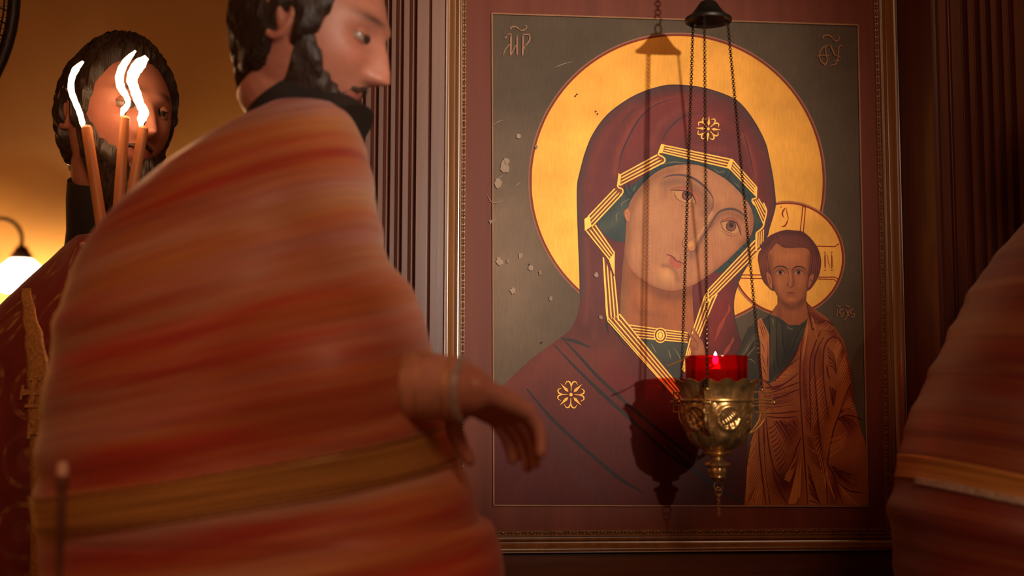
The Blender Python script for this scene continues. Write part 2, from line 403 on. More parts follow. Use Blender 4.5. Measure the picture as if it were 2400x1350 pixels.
def veil(V):
    up = np.clip((760-V[:, 1])/60, 0, 1)
    return shade(V, (88, 36, 36), [
        (up, (104, 44, 46)),
        (.85*near(V, rim, 17)*up, (76, 52, 54)),
        (.45*near(V, [(1380, 440), (1390, 385), (1408, 335), (1440, 288), (1485, 250)], 13), (126, 54, 44)),
        (.75*near(V, [(p[0]-9, p[1]+1) for p in F1], 7), (140, 62, 48)), (.55*near(V, [(p[0]+16, p[1]+8) for p in F1], 22), (126, 46, 44)),
        (.55*near(V, [(1528, 335), (1545, 296), (1575, 268), (1612, 252)], 9), (136, 62, 50)), (.6*near(V, [(p[0]+14, p[1]+16) for p in F2], 22), (128, 46, 44)),
        (.6*near(V, [(1640, 268), (1680, 276), (1715, 300)], 8), (122, 54, 50)), (.5*near(V, [(1625, 345), (1700, 352)], 8), (132, 58, 50)),
        (.8*near(V, [(1742, 318), (1758, 356), (1767, 398), (1770, 440), (1781, 500)], 6), (142, 62, 46)),
        (.5*near(V, [(1790, 360), (1800, 430), (1800, 500)], 10), (118, 46, 46)),
        (.5*near(V, [(1395, 560), (1400, 640), (1405, 720)], 18), (92, 46, 50)), (.7*near(V, [(1374, 560), (1378, 680), (1372, 760)], 5), (118, 60, 50)), (.5*near(V, [(1388, 700), (1392, 790)], 7), (112, 56, 48)),
        (.6*near(V, [(1200, 900), (1300, 850), (1420, 840)], 50), (122, 56, 40)), (.5*blob(V, (1330, 900), 130, 80, .6), (112, 50, 42)), (.5*near(V, [(1260, 980), (1420, 1180)], 22), (82, 46, 46)),
        (.6*near(V, [(1440, 880), (1560, 950)], 30), (112, 30, 34)), (.7*blob(V, (1680, 1120), 90, 90), (52, 18, 18)),
        (.8*blob(V, (1680, 760), 34, 90, .2), (132, 40, 38))])
pt.fill(VP, veil, 8, step=7)
DK = (52, 42, 54)
for l, k in ((F1, 3.4), (F2, 3), ([(1740, 305), (1752, 345), (1764, 400), (1769, 442)], 2.4), ([(1495, 250), (1470, 272), (1440, 312)], 1.6)): pt.stroke(l, k, DK, 9, taper=(.2, .5))
pt.stroke(VL[8:37], 2.4, (66, 44, 46), 9)
for l in ([(1707, 713), (1709, 726), (1700, 742), (1689, 764), (1674, 800)], [(1719, 790), (1716, 800), (1706, 816), (1694, 836)]): pt.stroke(l, [1, 6, 4, 9, 2], (156, 66, 44), 9)
pt.stroke([(1731, 662), (1722, 690), (1719, 714), (1721, 742), (1728, 774), (1738, 806)], 2.2, (60, 44, 52), 10)
FOLD = (48, 38, 40)
for l, k in (([(1322, 797), (1360, 838), (1407, 889), (1482, 957), (1571, 1031), (1670, 1110)], [3, 6, 8, 7, 8, 5]), ([(1297, 807), (1358, 871), (1429, 939), (1500, 1003), (1571, 1067), (1670, 1131)], [3, 6, 9, 7, 8, 5]),
             ([(1233, 910), (1297, 985), (1379, 1060), (1450, 1120), (1505, 1153)], [3, 8, 8, 9, 4]), ([(1315, 793), (1348, 800), (1383, 814)], [4, 9, 4]), ([(1422, 747), (1422, 764), (1426, 784)], [7, 6, 2]), ([(1429, 758), (1446, 782), (1464, 811)], [4, 6, 2]),
             ([(1560, 1040), (1650, 1120), (1740, 1178)], [4, 12, 6])):
    pt.stroke(l, k, FOLD, 9)
# under-cap, hair cloth
TEAL = (52, 66, 66)
teal = [(1396, 520), (1420, 494), (1458, 450), (1500, 420), (1556, 379), (1553, 357), (1630, 372), (1707, 393), (1740, 428), (1772, 460), (1764, 470), (1790, 524), (1774, 548), (1772, 566), (1735, 604), (1698, 639), (1676, 640), (1600, 600), (1464, 569), (1438, 565), (1416, 550)]
pt.fill(teal, lambda V: shade(V, TEAL, [(.7*near(V, [(1410, 535), (1440, 520), (1462, 480)], 16), (78, 84, 76)), (.6*near(V, [(1480, 450), (1560, 398)], 6), (76, 86, 80)), (.6*near(V, [(1665, 400), (1715, 430)], 7), (74, 84, 78)), (.6*near(V, [(1735, 455), (1775, 520)], 5), (74, 84, 78)),
                                        (.8*near(V, [(1472, 470), (1494, 440), (1530, 408), (1570, 388), (1640, 388), (1700, 418), (1752, 472), (1764, 545)], 4), (34, 46, 56))]), 11, step=6)
for l in ([(1468, 428), (1463, 440), (1470, 456), (1484, 466)], [(1475, 424), (1474, 440), (1486, 458)], [(1535, 394), (1540, 404)], [(1546, 388), (1548, 398)], [(1624, 372), (1627, 388)], [(1706, 398), (1700, 410), (1690, 416)], [(1714, 402), (1708, 416), (1696, 424)], [(1752, 452), (1758, 466)], [(1740, 574), (1752, 582)], [(1726, 590), (1738, 598)], [(1704, 612), (1716, 618)]):
    pt.stroke(l, [2, 5, 2], (34, 48, 62), 12)
for l in ([(1672, 396), (1684, 404), (1697, 402)], [(1722, 430), (1734, 440)], [(1556, 384), (1580, 380), (1610, 383)], [(1450, 497), (1444, 506), (1446, 520)], [(1476, 466), (1458, 476), (1456, 484)], [(1490, 436), (1484, 448)], [(1500, 444), (1520, 420)], [(1730, 562), (1748, 560)]):
    pt.stroke(l, [1, 2, 1], (128, 122, 92), 13)
# tunic below the collar
pt.fill([(1490, 790), (1540, 797), (1612, 802), (1604, 850), (1592, 900), (1540, 856)], lambda V: shade(V, (66, 70, 64), [(.5*blob(V, (1580, 860), 30), (50, 54, 54))]), 11, step=10)
for l in ([(1526, 806), (1538, 828)], [(1566, 820), (1572, 840)], [(1580, 816), (1592, 836), (1596, 850)]): pt.stroke(l, [1, 2.4, 1], (128, 126, 100), 13)
# neck and face
neck = [(1468, 520), (1465, 560), (1459, 623), (1454, 690), (1453, 740), (1462, 764), (1536, 774), (1612, 782), (1627, 770), (1625, 740), (1622, 690), (1622, 600)]
pt.fill(neck, lambda V: shade(V, (160, 92, 54), [(.7*near(V, [(1462, 560), (1458, 650), (1456, 740)], 12), (120, 84, 58)), (.75*near(V, [(1490, 640), (1530, 680), (1580, 694), (1630, 680)], 14), (120, 66, 44)), (.6*blob(V, (1510, 690), 16, 40, -.3), (186, 116, 70)), (.5*near(V, [(1486, 712), (1500, 732), (1560, 742)], 6), (132, 76, 46)), (.4*blob(V, (1580, 725), 40, 20), (172, 100, 58))]), 14, step=7)
face = cr([(1466, 560), (1469, 521), (1461, 503), (1464, 492), (1472, 486), (1478, 470), (1494, 446), (1510, 428), (1528, 411), (1548, 398), (1571, 390), (1598, 386), (1625, 386), (1650, 392), (1680, 408), (1705, 424), (1732, 450), (1751, 473), (1761, 492), (1766, 517), (1762, 546), (1749, 566),
           (1731, 584), (1710, 605), (1692, 621), (1671, 638), (1653, 651), (1634, 663), (1616, 672), (1591, 681), (1571, 683.5), (1548, 678.5), (1524, 669), (1502, 654), (1486, 640), (1474, 622), (1466, 600)], 4)
SK = (178, 118, 82)
def facec(V):
    return shade(V, SK, [
        (.55*blob(V, (1535, 500), 45, 75), (200, 142, 98)), (.4*blob(V, (1560, 570), 60, 50), (194, 134, 94)),
        (.8*near(V, [(1466, 640), (1470, 560), (1474, 500), (1500, 446), (1545, 408), (1600, 392)], 11), (140, 90, 64)),
        (.7*near(V, [(1480, 640), (1510, 664), (1560, 684), (1620, 674), (1700, 618), (1752, 566)], 9), (150, 88, 60)),
        (.7*near(V, [(1764, 500), (1764, 545), (1740, 572)], 9), (142, 84, 58)),
        (.7*near(V, [(1556, 430), (1600, 426), (1640, 452), (1662, 480)], 11), (130, 88, 68)), (.5*near(V, [(1560, 446), (1556, 460)], 9), (150, 98, 72)),
        (.8*near(V, [(1666, 470), (1662, 492), (1650, 500)], 10), (136, 92, 74)), (.5*blob(V, (1638, 478), 14), (138, 92, 70)),
        (.75*near(V, [(1672, 518), (1690, 502), (1714, 500), (1738, 510)], 9), (138, 88, 66)),
        (.6*blob(V, (1640, 415), 60, 14, .45), (198, 138, 96)), (.6*blob(V, (1700, 455), 24, 30, .6), (196, 134, 92)), (.55*near(V, [(1690, 470), (1672, 468)], 10), (196, 134, 92)),
        (.7*blob(V, (1690, 545), 14, 30, .2), (202, 144, 100)), (.5*blob(V, (1690, 585), 30, 22, -.6), (190, 124, 84)),
        (.75*near(V, [(1668, 500), (1655, 525), (1640, 548), (1626, 568)], 5.5), (208, 152, 106)),
        (.85*near(V, [(1668, 524), (1654, 545), (1641, 566), (1632, 590)], 5), (124, 82, 68)), (.8*blob(V, (1619, 597), 9, 12), (136, 96, 80)),
        (.9*blob(V, (1562, 646), 24, 19, .3), (212, 152, 98)), (.8*near(V, [(1553, 622), (1572, 626), (1584, 640), (1588, 656)], 5), (146, 92, 70)), (.5*blob(V, (1596, 650), 14, 20), (160, 104, 76)),
        (.5*blob(V, (1585, 598), 12, 7, .5), (196, 138, 96)), (.3*blob(V, (1660, 620), 30, 12, -.6), (196, 122, 92))])
pt.fill(face, facec, 15, step=4)
LN = (92, 54, 46)
pt.stroke(cr([(1470, 520), (1463, 506), (1464, 494), (1472, 487)], 6), 1.6, (140, 78, 56), 16, smooth=False)
pt.fill(cr([(1464, 497), (1472, 490), (1476, 505), (1472, 520), (1467, 516)], 4, True), (196, 124, 84), 16)
pt.stroke([(1466, 500), (1471, 500), (1472, 512)], 1.4, (140, 84, 66), 17)
pt.stroke([(1486, 640), (1502, 654), (1524, 669), (1548, 678.5), (1571, 683.5), (1591, 681), (1616, 672), (1634, 663), (1671, 638)], 1.7, (118, 66, 50), 16, taper=(.3, .3))
# brows
pt.stroke([(1552, 419), (1566, 413), (1589, 410), (1613, 414), (1632, 423), (1653, 440), (1663, 452), (1671, 465)], [1, 3.5, 4.5, 5.5, 5.5, 5, 4, 2], (92, 68, 70), 18)
pt.stroke([(1671, 465), (1670.5, 482), (1664, 496), (1660, 506)], [2.5, 2, 2, 1], (120, 82, 72), 18)
pt.stroke([(1661, 534), (1668, 520), (1681, 501), (1694, 493), (1714, 490), (1732, 496), (1746, 508)], [2, 3, 4, 5.5, 6, 5, 2], (92, 66, 66), 18)
# eyes
def eye(white, iris, lid, crease, lower, bag):
    pt.fill(cr(white, 5, True), (196, 140, 92), 17)
    pt.fill(circ((iris[0]+9, iris[1]+5), 6, 16), (214, 172, 130), 18) if iris[0] < 1650 else pt.fill(circ((iris[0]-10, iris[1]+1), 5, 16), (204, 156, 112), 18)
    pt.disc(iris, 11.5, (106, 56, 46), 19); pt.disc((iris[0]+1, iris[1]+1), 9.5, (132, 74, 60), 20); pt.disc((iris[0]+.5, iris[1]-2.5), 5.6, (40, 34, 42), 21)
    pt.stroke(circ(iris, 11.5, 24), 1.2, (70, 40, 38), 21, smooth=False, closed=True)
    pt.fill(np.vstack([cr(lid, 6), cr(crease, 6)[::-1]]), (172, 98, 74), 22)
    pt.stroke(lid, [1.2, 2.2, 2.8, 2.4, 1.2], (64, 48, 54), 23); pt.stroke(crease, [.8, 2, 2, 1.6, .8], (146, 72, 58), 23)
    pt.stroke(lower, [1, 1.6, 1.2, .6], (134, 84, 64), 23); pt.stroke(bag, [.5, 1.4, .5], (158, 102, 74), 23)
eye([(1575, 447), (1598, 447), (1616, 452), (1626, 464), (1630, 476), (1618, 474), (1605, 475), (1592, 470), (1583, 461)], (1609.5, 458), [(1571, 446), (1598, 447), (1616, 452), (1626, 464), (1631, 479)], [(1573, 442), (1598, 439), (1620, 445), (1634, 457), (1640, 474)],
    [(1579, 449), (1583, 461), (1592, 470), (1606, 476)], [(1596, 482), (1612, 484), (1628, 484)])
eye([(1690, 521), (1702, 519), (1715, 518.5), (1725.5, 524), (1731, 538), (1727, 545), (1715, 547), (1702, 542), (1694, 534)], (1712.5, 531), [(1688, 521), (1702, 518.5), (1715, 518), (1725.5, 524), (1732, 538), (1736.5, 553)], [(1690, 516.5), (1705, 511.5), (1717, 512), (1728.5, 521), (1737, 539)],
    [(1688.5, 521.5), (1693, 535), (1702, 543), (1716, 548)], [(1690, 541), (1703, 550), (1716, 553), (1728, 552)])
# nose, mouth
pt.disc((1620, 576), 10, (206, 136, 84), 17, 12.5, .35); pt.disc((1619, 573), 5.5, (222, 160, 100), 18, 7, .35)
pt.stroke([(1660, 506), (1648, 528), (1632, 552), (1622, 562)], [1, 1.6, 1.2, .6], (168, 104, 74), 17)
pt.stroke([(1665, 528), (1651, 546), (1638, 566), (1632, 578)], [1.5, 2, 1.6, 1], (110, 72, 64), 17)
pt.stroke([(1611, 582), (1616, 589), (1624, 590), (1630, 586), (1633, 577)], [1.2, 1.8, 2.2, 1.6, 1], (146, 72, 58), 19)
pt.stroke([(1604, 557), (1598.5, 566), (1599.5, 577), (1604, 581)], 1.7, (146, 80, 64), 19, taper=(.3, .3))
pt.stroke([(1596, 596), (1594, 604), (1599, 612)], [1, 3, 1.5], (160, 108, 82), 17)
pt.fill(cr([(1569, 608), (1574, 603), (1583, 612), (1598, 618), (1597, 625), (1588, 629), (1577, 625), (1570, 617)], 5, True), (176, 92, 72), 18)
pt.fill(cr([(1562, 597), (1574, 599), (1582, 605), (1586, 611), (1593, 612), (1602, 618), (1592, 616), (1584, 613), (1574, 604)], 4, True), (160, 78, 62), 18)
pt.stroke([(1561, 596), (1573, 600), (1580, 606), (1585, 611.5), (1592, 613.5), (1602, 619)], [1, 2.2, 2, 2, 2, 1], (104, 54, 50), 19)
# gold-striped hems
STR, HB = (246, 186, 88), (126, 62, 38)
def band(a0, a1, b0, b1, n=4, lay=24, base=HB, wd=3.1):
    """a0-a1 the outer edge, b0-b1 the inner edge"""
    a0, a1, b0, b1 = map(A_, (a0, a1, b0, b1)); pt.fill([a0, a1, b1, b0], base, lay)
    for k in range(n):
        t = (k+.12)/(n-1+.24); pt.stroke([a0+(b0-a0)*t, a1+(b1-a1)*t], wd, STR, lay+1, smooth=False, taper=(.06, .06) if 0 < k < n-1 else (0, 0), gold=.5)
def cap(q, lay=26): pt.fill(q, STR, lay, gold=.5)
def curl(l, wd=3): pt.stroke(l, wd, STR, 26, gold=.5)
band((1377, 508), (1440, 442), (1387, 532), (1458, 456)); band((1453, 410), (1539, 363), (1452, 436), (1557, 381)); band((1553, 340), (1715, 374), (1550, 358), (1707, 395)); band((1717, 376), (1773, 439), (1711, 398), (1770, 460))
band((1777, 466), (1794, 493), (1764, 471), (1788, 526), 4, wd=2.4); band((1773, 547), (1772, 589), (1789, 538), (1788, 566), 4, wd=2.4); band((1768, 563), (1657, 681), (1783, 584), (1661, 706))
pt.fill([(1440, 442), (1453, 428), (1458, 444), (1458, 456)], HB, 24); pt.fill([(1538, 363), (1543, 359), (1556, 369), (1557, 381)], HB, 24); pt.fill([(1764, 470), (1773, 462), (1780, 468), (1770, 484)], HB, 24); pt.fill([(1787, 528), (1794, 500), (1791, 530), (1774, 547), (1771, 545)], HB, 24)
cap([(1449, 406), (1455, 411), (1453, 434), (1445, 437)]); cap([(1549, 338), (1557, 340), (1552, 359), (1541, 360)]); cap([(1710, 373), (1718, 374), (1711, 399), (1702, 393)]); cap([(1767, 439), (1774, 440), (1773, 463), (1766, 457)])
cap([(1369, 514), (1381, 506), (1386, 531), (1370, 542)]); cap([(1440, 592), (1440, 648), (1426, 609)])
curl([(1446, 434), (1449, 440), (1458, 444), (1459, 452), (1452, 460)]); curl([(1542, 359), (1544, 364), (1554, 369), (1558, 377), (1551, 385)]); curl([(1773, 461), (1769, 466), (1763, 467), (1762, 473), (1768, 482)])
curl([(1788, 476), (1795, 492), (1794, 505), (1790, 522), (1787, 533), (1780, 540), (1772, 547), (1771, 560), (1771, 588)], 3.4)
band((1373, 542), (1427, 609), (1395, 527), (1440, 593)); band((1413, 604), (1423, 746), (1440, 649), (1450, 752)); band((1423, 745), (1596, 944), (1452, 736), (1604, 920))
pt.stroke([(1413, 603), (1418, 684), (1423, 746), (1440, 770), (1596, 946)], 2.6, STR, 27, gold=.5, n=6)
cap([(1651, 691), (1660, 682), (1662, 706), (1651, 716)]); band((1650, 694), (1616, 795), (1680, 690), (1640, 785)); band((1616, 795), (1598, 868), (1640, 785), (1603, 872))
pt.stroke([(1680, 690), (1668, 716), (1654, 750), (1634, 800), (1606, 870)], 2.4, STR, 27, gold=.5)
band((1471, 761), (1613, 780), (1493, 792), (1611, 803), 5, wd=2.6)
pt.disc((1547, 786), 15, STR, 27, 17, gold=.5); pt.stroke(np.stack([1547+11.5*np.cos(np.linspace(0, 2*PI, 30, False)), 786+13.5*np.sin(np.linspace(0, 2*PI, 30, False))], 1), 3.4, (116, 54, 34), 28, smooth=False, closed=True)
pt.stroke(np.stack([1547+5*np.cos(np.linspace(0, 2*PI, 24, False)), 786+7.5*np.sin(np.linspace(0, 2*PI, 24, False))], 1), 1.3, (116, 54, 34), 28, smooth=False, closed=True)
pt.disc((1547, 786), 15, STR, 26, 18, gold=.5)
# rosette stars on brow and shoulder
def star(c, R, rot):
    G = (240, 180, 84)
    for k in range(4):
        a = rot+k*PI/2; d = A_((math.cos(a), math.sin(a))); n = A_((-d[1], d[0])); c_ = A_(c)
        pt.fill([c_+d*R*.24, c_+d*R*.42+n*R*.10, c_+d*R, c_+d*R*.42-n*R*.10], G, 30, gold=.5)
        e = A_((math.cos(a+PI/4), math.sin(a+PI/4))); m = A_((-e[1], e[0]))
        pt.stroke([c_+e*R*.22, c_+e*R*.60], [1.2, 2.6], G, 30, smooth=False, gold=.5)
        for s in (1, -1): pt.stroke([c_+e*R*.56, c_+e*R*.80+m*s*R*.10, c_+e*R*.84+m*s*R*.28, c_+e*R*.64+m*s*R*.42], [2.6, 3.4, 2.6, 1], G, 31, gold=.5)
    pt.disc(c, R*.115, G, 31, gold=.5)
star((1659, 303), 30, .07); star((1337.5, 925), 36, PI/4+.03)
# the child
HAIR = (98, 46, 40)
hair = cr([(1776, 603), (1783, 580), (1798, 557), (1819, 545), (1841, 539), (1859, 540), (1880, 543), (1896, 555), (1911, 573), (1920, 592), (1924, 613), (1922, 633), (1917, 650), (1908, 666), (1893, 682), (1860, 690), (1813, 682), (1800, 673), (1789, 660), (1783, 644), (1779, 625)], 5, True)
pt.fill(hair, lambda V: shade(V, HAIR, [(.6*blob(V, (1791, 615), 12, 16), (150, 76, 48)), (.5*blob(V, (1912, 625), 9, 18), (136, 62, 42)), (.6*near(V, [(1790, 580), (1830, 548), (1885, 550), (1915, 590), (1918, 640)], 5), (70, 34, 36)), (.4*near(V, [(1820, 566), (1850, 560), (1890, 575)], 8), (128, 62, 48))]), 16, step=6)
for k in range(30):
    t = k/29
    pt.stroke([(1822+48*t, 548+4*math.sin(t*3)), (1832+52*t, 562+3*t), (1846+44*t, 578+5*t)], [.6, 1.3, .5], (62, 30, 34) if k % 2 else (142, 74, 58), 17)
for k in range(9):
    pt.stroke([(1818-3*k, 552+4*k), (1806-2.4*k, 580+4*k), (1800-2*k, 600+3*k)], [.6, 1.2, .5], (62, 30, 34) if k % 2 else (146, 76, 56), 17)
    pt.stroke([(1800-2.4*k, 604+1.5*k), (1798-2*k, 625), (1796-1.4*k, 650-1.5*k)], [.5, 1.2, .5], (62, 30, 34) if k % 2 else (150, 76, 50), 17)
    pt.stroke([(1897+2.6*k, 582+3*k), (1901+2.3*k, 606), (1899+2.3*k, 630), (1903+1.6*k, 654-2*k)], [.5, 1.2, 1, .5], (62, 30, 34) if k % 2 else (144, 66, 48), 17)
CS = (164, 94, 56)
cneck = [(1822, 690), (1822, 712), (1804, 738), (1823, 743), (1836, 752), (1848, 762), (1872, 762), (1882, 755), (1897, 744), (1888, 707), (1890, 690)]
pt.fill(cneck, lambda V: shade(V, (150, 82, 46), [(.8*near(V, [(1826, 700), (1855, 722), (1888, 700)], 8), (104, 54, 32)), (.6*near(V, [(1824, 720), (1826, 740)], 6), (112, 58, 34)), (.4*blob(V, (1860, 735), 14, 10), (166, 96, 54))]), 18, step=6)
cface = cr([(1800, 596), (1808, 584), (1819, 571), (1834, 580), (1851, 582), (1874, 581), (1893, 585), (1898, 604), (1896, 625), (1893, 650), (1891, 678), (1888, 693), (1874, 706), (1859, 714), (1847, 713), (1832, 705), (1819, 689), (1813, 671), (1808, 649), (1805, 634), (1801, 614)], 4, True)
def cfc(V):
    return shade(V, CS, [(.6*blob(V, (1850, 602), 36, 14), (186, 114, 68)), (.7*near(V, [(1804, 600), (1809, 650), (1822, 692), (1852, 714), (1884, 698), (1894, 650), (1897, 600)], 6), (118, 62, 38)), (.5*blob(V, (1828, 662), 9, 14), (186, 112, 68)), (.5*blob(V, (1876, 660), 9, 14), (178, 104, 62)),
                         (.6*near(V, [(1812, 640), (1830, 630), (1844, 636)], 6), (128, 72, 44)), (.6*near(V, [(1858, 636), (1872, 630), (1888, 640)], 6), (122, 66, 40)), (.8*near(V, [(1855, 634), (1858, 650), (1859, 668)], 3), (116, 62, 40)), (.7*near(V, [(1850.5, 636), (1851, 664)], 2.4), (194, 122, 74)),
                         (.6*blob(V, (1852, 693), 10, 4), (124, 66, 42)), (.6*blob(V, (1852, 702), 10, 5), (182, 108, 64))])
pt.fill(cface, cfc, 19, step=3.5)
for q in ([(1795, 641), (1800, 640), (1807, 650), (1809, 672), (1805, 676), (1799, 662)], [(1906, 644), (1897, 648), (1893, 674), (1899, 668), (1904, 657)]):
    pt.fill(cr(q, 4, True), (170, 98, 60), 20); c_ = np.mean(q, 0); pt.stroke([c_+(A_(q[1])-c_)*.5, c_+A_((1, 2)), c_+(A_(q[4])-c_)*.5], 1.6, (106, 56, 36), 21)
pt.stroke([(1811, 633), (1819, 626), (1829, 624), (1840, 627), (1846, 634)], [1, 2.4, 2.8, 2.6, 1], (52, 30, 26), 21); pt.stroke([(1855, 634), (1862, 627), (1872, 624.5), (1881, 627), (1889, 634)], [1, 2.6, 2.8, 2.4, 1], (52, 30, 26), 21)
for ex, ey in ((1828, 639), (1871, 639)):
    pt.fill(cr([(ex-10, ey+1), (ex-4, ey-4), (ex+4, ey-4), (ex+10, ey+2), (ex+3, ey+5), (ex-5, ey+5)], 4, True), (176, 118, 82), 20)
    pt.disc((ex, ey), 4.6, (64, 38, 30), 21); pt.disc((ex, ey-.5), 2.4, (24, 16, 18), 22)
    pt.stroke([(ex-11, ey+1), (ex-4, ey-5), (ex+4, ey-5), (ex+11, ey+2)], [.8, 1.7, 1.7, .8], (56, 30, 26), 22); pt.stroke([(ex-10, ey-4), (ex, ey-9), (ex+11, ey-3)], .9, (120, 66, 44), 22, taper=(.3, .3)); pt.stroke([(ex-8, ey+4), (ex, ey+6.5), (ex+8, ey+4)], .9, (112, 60, 40), 22, taper=(.3, .3))
pt.stroke([(1847, 636), (1848.5, 650), (1848.5, 662), (1844, 667), (1846, 671), (1850, 671)], [.8, 1, 1, 1.6, 1.6, .8], (100, 52, 34), 21); pt.stroke([(1850, 672), (1853, 674), (1857, 671), (1860, 670)], 1.5, (96, 48, 32), 21, taper=(.3, .3))
pt.fill(cr([(1843, 686), (1849, 684), (1852, 685), (1856, 684), (1861, 686), (1852, 690.5)], 4, True), (146, 70, 48), 20); pt.stroke([(1842, 685.8), (1851.5, 687), (1861.5, 685.8)], [.8, 1.6, .8], (84, 40, 30), 21)
# dark tunic
tun = [(1821, 713), (1806, 734), (1790, 747), (1770, 758), (1756, 766), (1747, 784), (1735, 811), (1724, 834), (1722, 900), (1735, 960), (1790, 960), (1802, 900), (1812, 886), (1850, 852), (1872, 806), (1897, 744), (1882, 755), (1872, 762), (1848, 762), (1836, 752), (1823, 743), (1805, 738)]
pt.fill(tun, lambda V: shade(V, (54, 50, 42), [(.6*near(V, [(1812, 750), (1812, 800), (1806, 850)], 7), (92, 78, 54)), (.5*near(V, [(1826, 760), (1832, 820)], 4), (84, 74, 52)), (.5*near(V, [(1844, 770), (1852, 772)], 5), (80, 70, 50)), (.6*near(V, [(1768, 790), (1750, 815), (1738, 834)], 5), (98, 88, 64)), (.5*blob(V, (1845, 830), 20, 40), (30, 26, 26)), (.5*near(V, [(1880, 770), (1862, 800)], 5), (78, 68, 48))]), 20, step=6)
for l in ([(1801, 742), (1803, 775), (1803, 800)], [(1818, 744), (1819, 800), (1822, 850), (1830, 870)], [(1831, 752), (1834, 800), (1840, 838)], [(1803, 738), (1797, 750)], [(1766, 800), (1757, 820)], [(1812, 846), (1816, 870)], [(1882, 760), (1864, 795), (1852, 830)]): pt.stroke(l, [1, 2.6, 1], (22, 20, 22), 21)
for l in ([(1759, 802), (1748, 822), (1738, 836)], [(1770, 812), (1756, 828), (1748, 838)], [(1844, 764), (1850, 770), (1858, 772)], [(1809, 746), (1812, 760)], [(1753, 842), (1762, 844), (1770, 852)]): pt.stroke(l, [.6, 2, .6], (142, 124, 84), 22)
OC = (180, 108, 58); DR = (88, 18, 12)
pt.fill([(1774, 751), (1783, 745), (1802, 784), (1802, 801), (1801, 893), (1786, 890), (1781.5, 838), (1781.5, 804), (1775.5, 774)], OC, 22)
for l in ([(1780, 750), (1792, 790)], [(1785, 752), (1796, 785)], [(1778, 756), (1790, 798)], [(1783, 800), (1792, 826)], [(1784, 830), (1793, 860)], [(1797, 835), (1797, 862)], [(1786, 856), (1796, 884)], [(1799, 800), (1799, 890)]): pt.stroke(l, [.6, 1.6, .6], DR, 23)
# ochre mantle
man = [(1888, 705), (1896, 716), (1910, 726), (1937, 744), (1956, 767), (1977, 800), (1987, 835), (1994, 866), (1998, 913), (2003, 955), (2017, 1011), (2028, 1040), (2031, 1184), (1744, 1184), (1750, 1089), (1759, 1033), (1774, 989), (1778, 965), (1776, 925), (1786, 886), (1801, 899), (1815, 893), (1828, 880), (1850, 856), (1868, 820), (1880, 790), (1893, 746)]
def manc(V):
    return shade(V, (156, 86, 42), [(.8*near(V, [(1900, 740), (1945, 770), (1985, 850), (2000, 940)], 9), (104, 30, 16)), (.7*near(V, [(1886, 790), (1884, 900), (1890, 1000)], 6), (112, 36, 18)), (.6*near(V, [(1906, 830), (1904, 900), (1910, 990), (1930, 1100)], 7), (108, 34, 18)), (.6*near(V, [(1920, 820), (1924, 900), (1935, 980)], 6), (108, 34, 18)),
                                     (.8*blob(V, (1836, 1130), 26, 34), (70, 12, 12)), (.7*blob(V, (1862, 1120), 16, 60), (92, 22, 14)), (.6*blob(V, (1855, 1010), 22, 34), (110, 34, 18)), (.6*blob(V, (1760, 1130), 8, 60), (100, 26, 16)),
                                     (.6*blob(V, (1990, 1000), 22, 30), (104, 30, 16)), (.6*blob(V, (1975, 1110), 40, 30), (110, 40, 20)), (.5*blob(V, (1830, 930), 40, 14, -.3), (120, 44, 22)), (.7*blob(V, (1955, 1150), 12, 40), (84, 20, 14)),
                                     (.5*near(V, [(1885, 940), (1884, 1060), (1900, 1180)], 6), (182, 106, 54)), (.5*near(V, [(1975, 900), (1955, 980), (1936, 1050)], 6), (184, 106, 52)), (.5*blob(V, (1955, 815), 13, 26), (186, 112, 58)), (.4*blob(V, (1820, 1030), 16, 40), (172, 98, 50))])
pt.fill(man, manc, 23, step=7)
LINES = [[(1879, 792), (1875, 835), (1874, 900), (1877, 967), (1881, 1024), (1888, 1122), (1892, 1183)], [(1922, 776), (1908, 810), (1898, 846), (1897, 900), (1899, 1011)], [(1930, 790), (1916, 815), (1908, 850), (1910, 900), (1919, 1016), (1934, 1122), (1939, 1183)],
         [(1972, 800), (1954, 790), (1940, 797), (1931, 815), (1928, 850), (1930, 900), (1941, 978)], [(1992, 900), (1966, 971), (1952, 1011), (1939, 1078), (1941, 1092), (1952, 1112), (1961, 1144), (1975, 1183)], [(1965, 971), (1981, 958), (1994, 961)], [(1961, 982), (1985, 973), (2019, 982)],
         [(1777, 1000), (1779, 1055), (1785, 1113), (1794, 1183)], [(1789, 975), (1790, 1040), (1794, 1110), (1804, 1183)], [(1794, 978), (1801, 1044), (1814, 1100), (1834, 1122)], [(1834, 1122), (1854, 1089), (1866, 1050), (1877, 1024)], [(1808, 1100), (1826, 1149), (1846, 1183)],
         [(1788, 969), (1830, 968), (1873, 963)], [(1796, 976), (1830, 979), (1868, 977)], [(1786, 888), (1801, 901), (1816, 912), (1844, 895), (1874, 872)], [(1815, 893), (1838, 866), (1873, 838)], [(1806, 921), (1840, 908), (1873, 896)], [(1790, 945), (1840, 925), (1872, 912)],
         [(1889, 706), (1896, 740), (1903, 772), (1907, 768)], [(1913, 760), (1935, 752), (1956, 766)], [(1950, 1105), (1975, 1106), (1995, 1115)], [(1937, 855), (1939, 875), (1944, 890)], [(1960, 1130), (1990, 1150), (2020, 1155)]]
for l in LINES: pt.stroke(l, [1.6, 3.4, 3, 3.4, 1.6], DR, 24)
def hatch(A, B, n, wd=1.6, col=(196, 118, 60), lay=25, bend=0):
    A, B = cr(A, 10), cr(B, 10)
    for k in range(n):
        t = (k+.5)/n; a = A[int(t*(len(A)-1))]; b = B[int(t*(len(B)-1))]; m = (a+b)/2+bend*A_((-(b-a)[1], (b-a)[0]))
        pt.stroke([a, m, b], [wd*1.3, wd, .4], col, lay, n=4)
HL = (198, 118, 58)
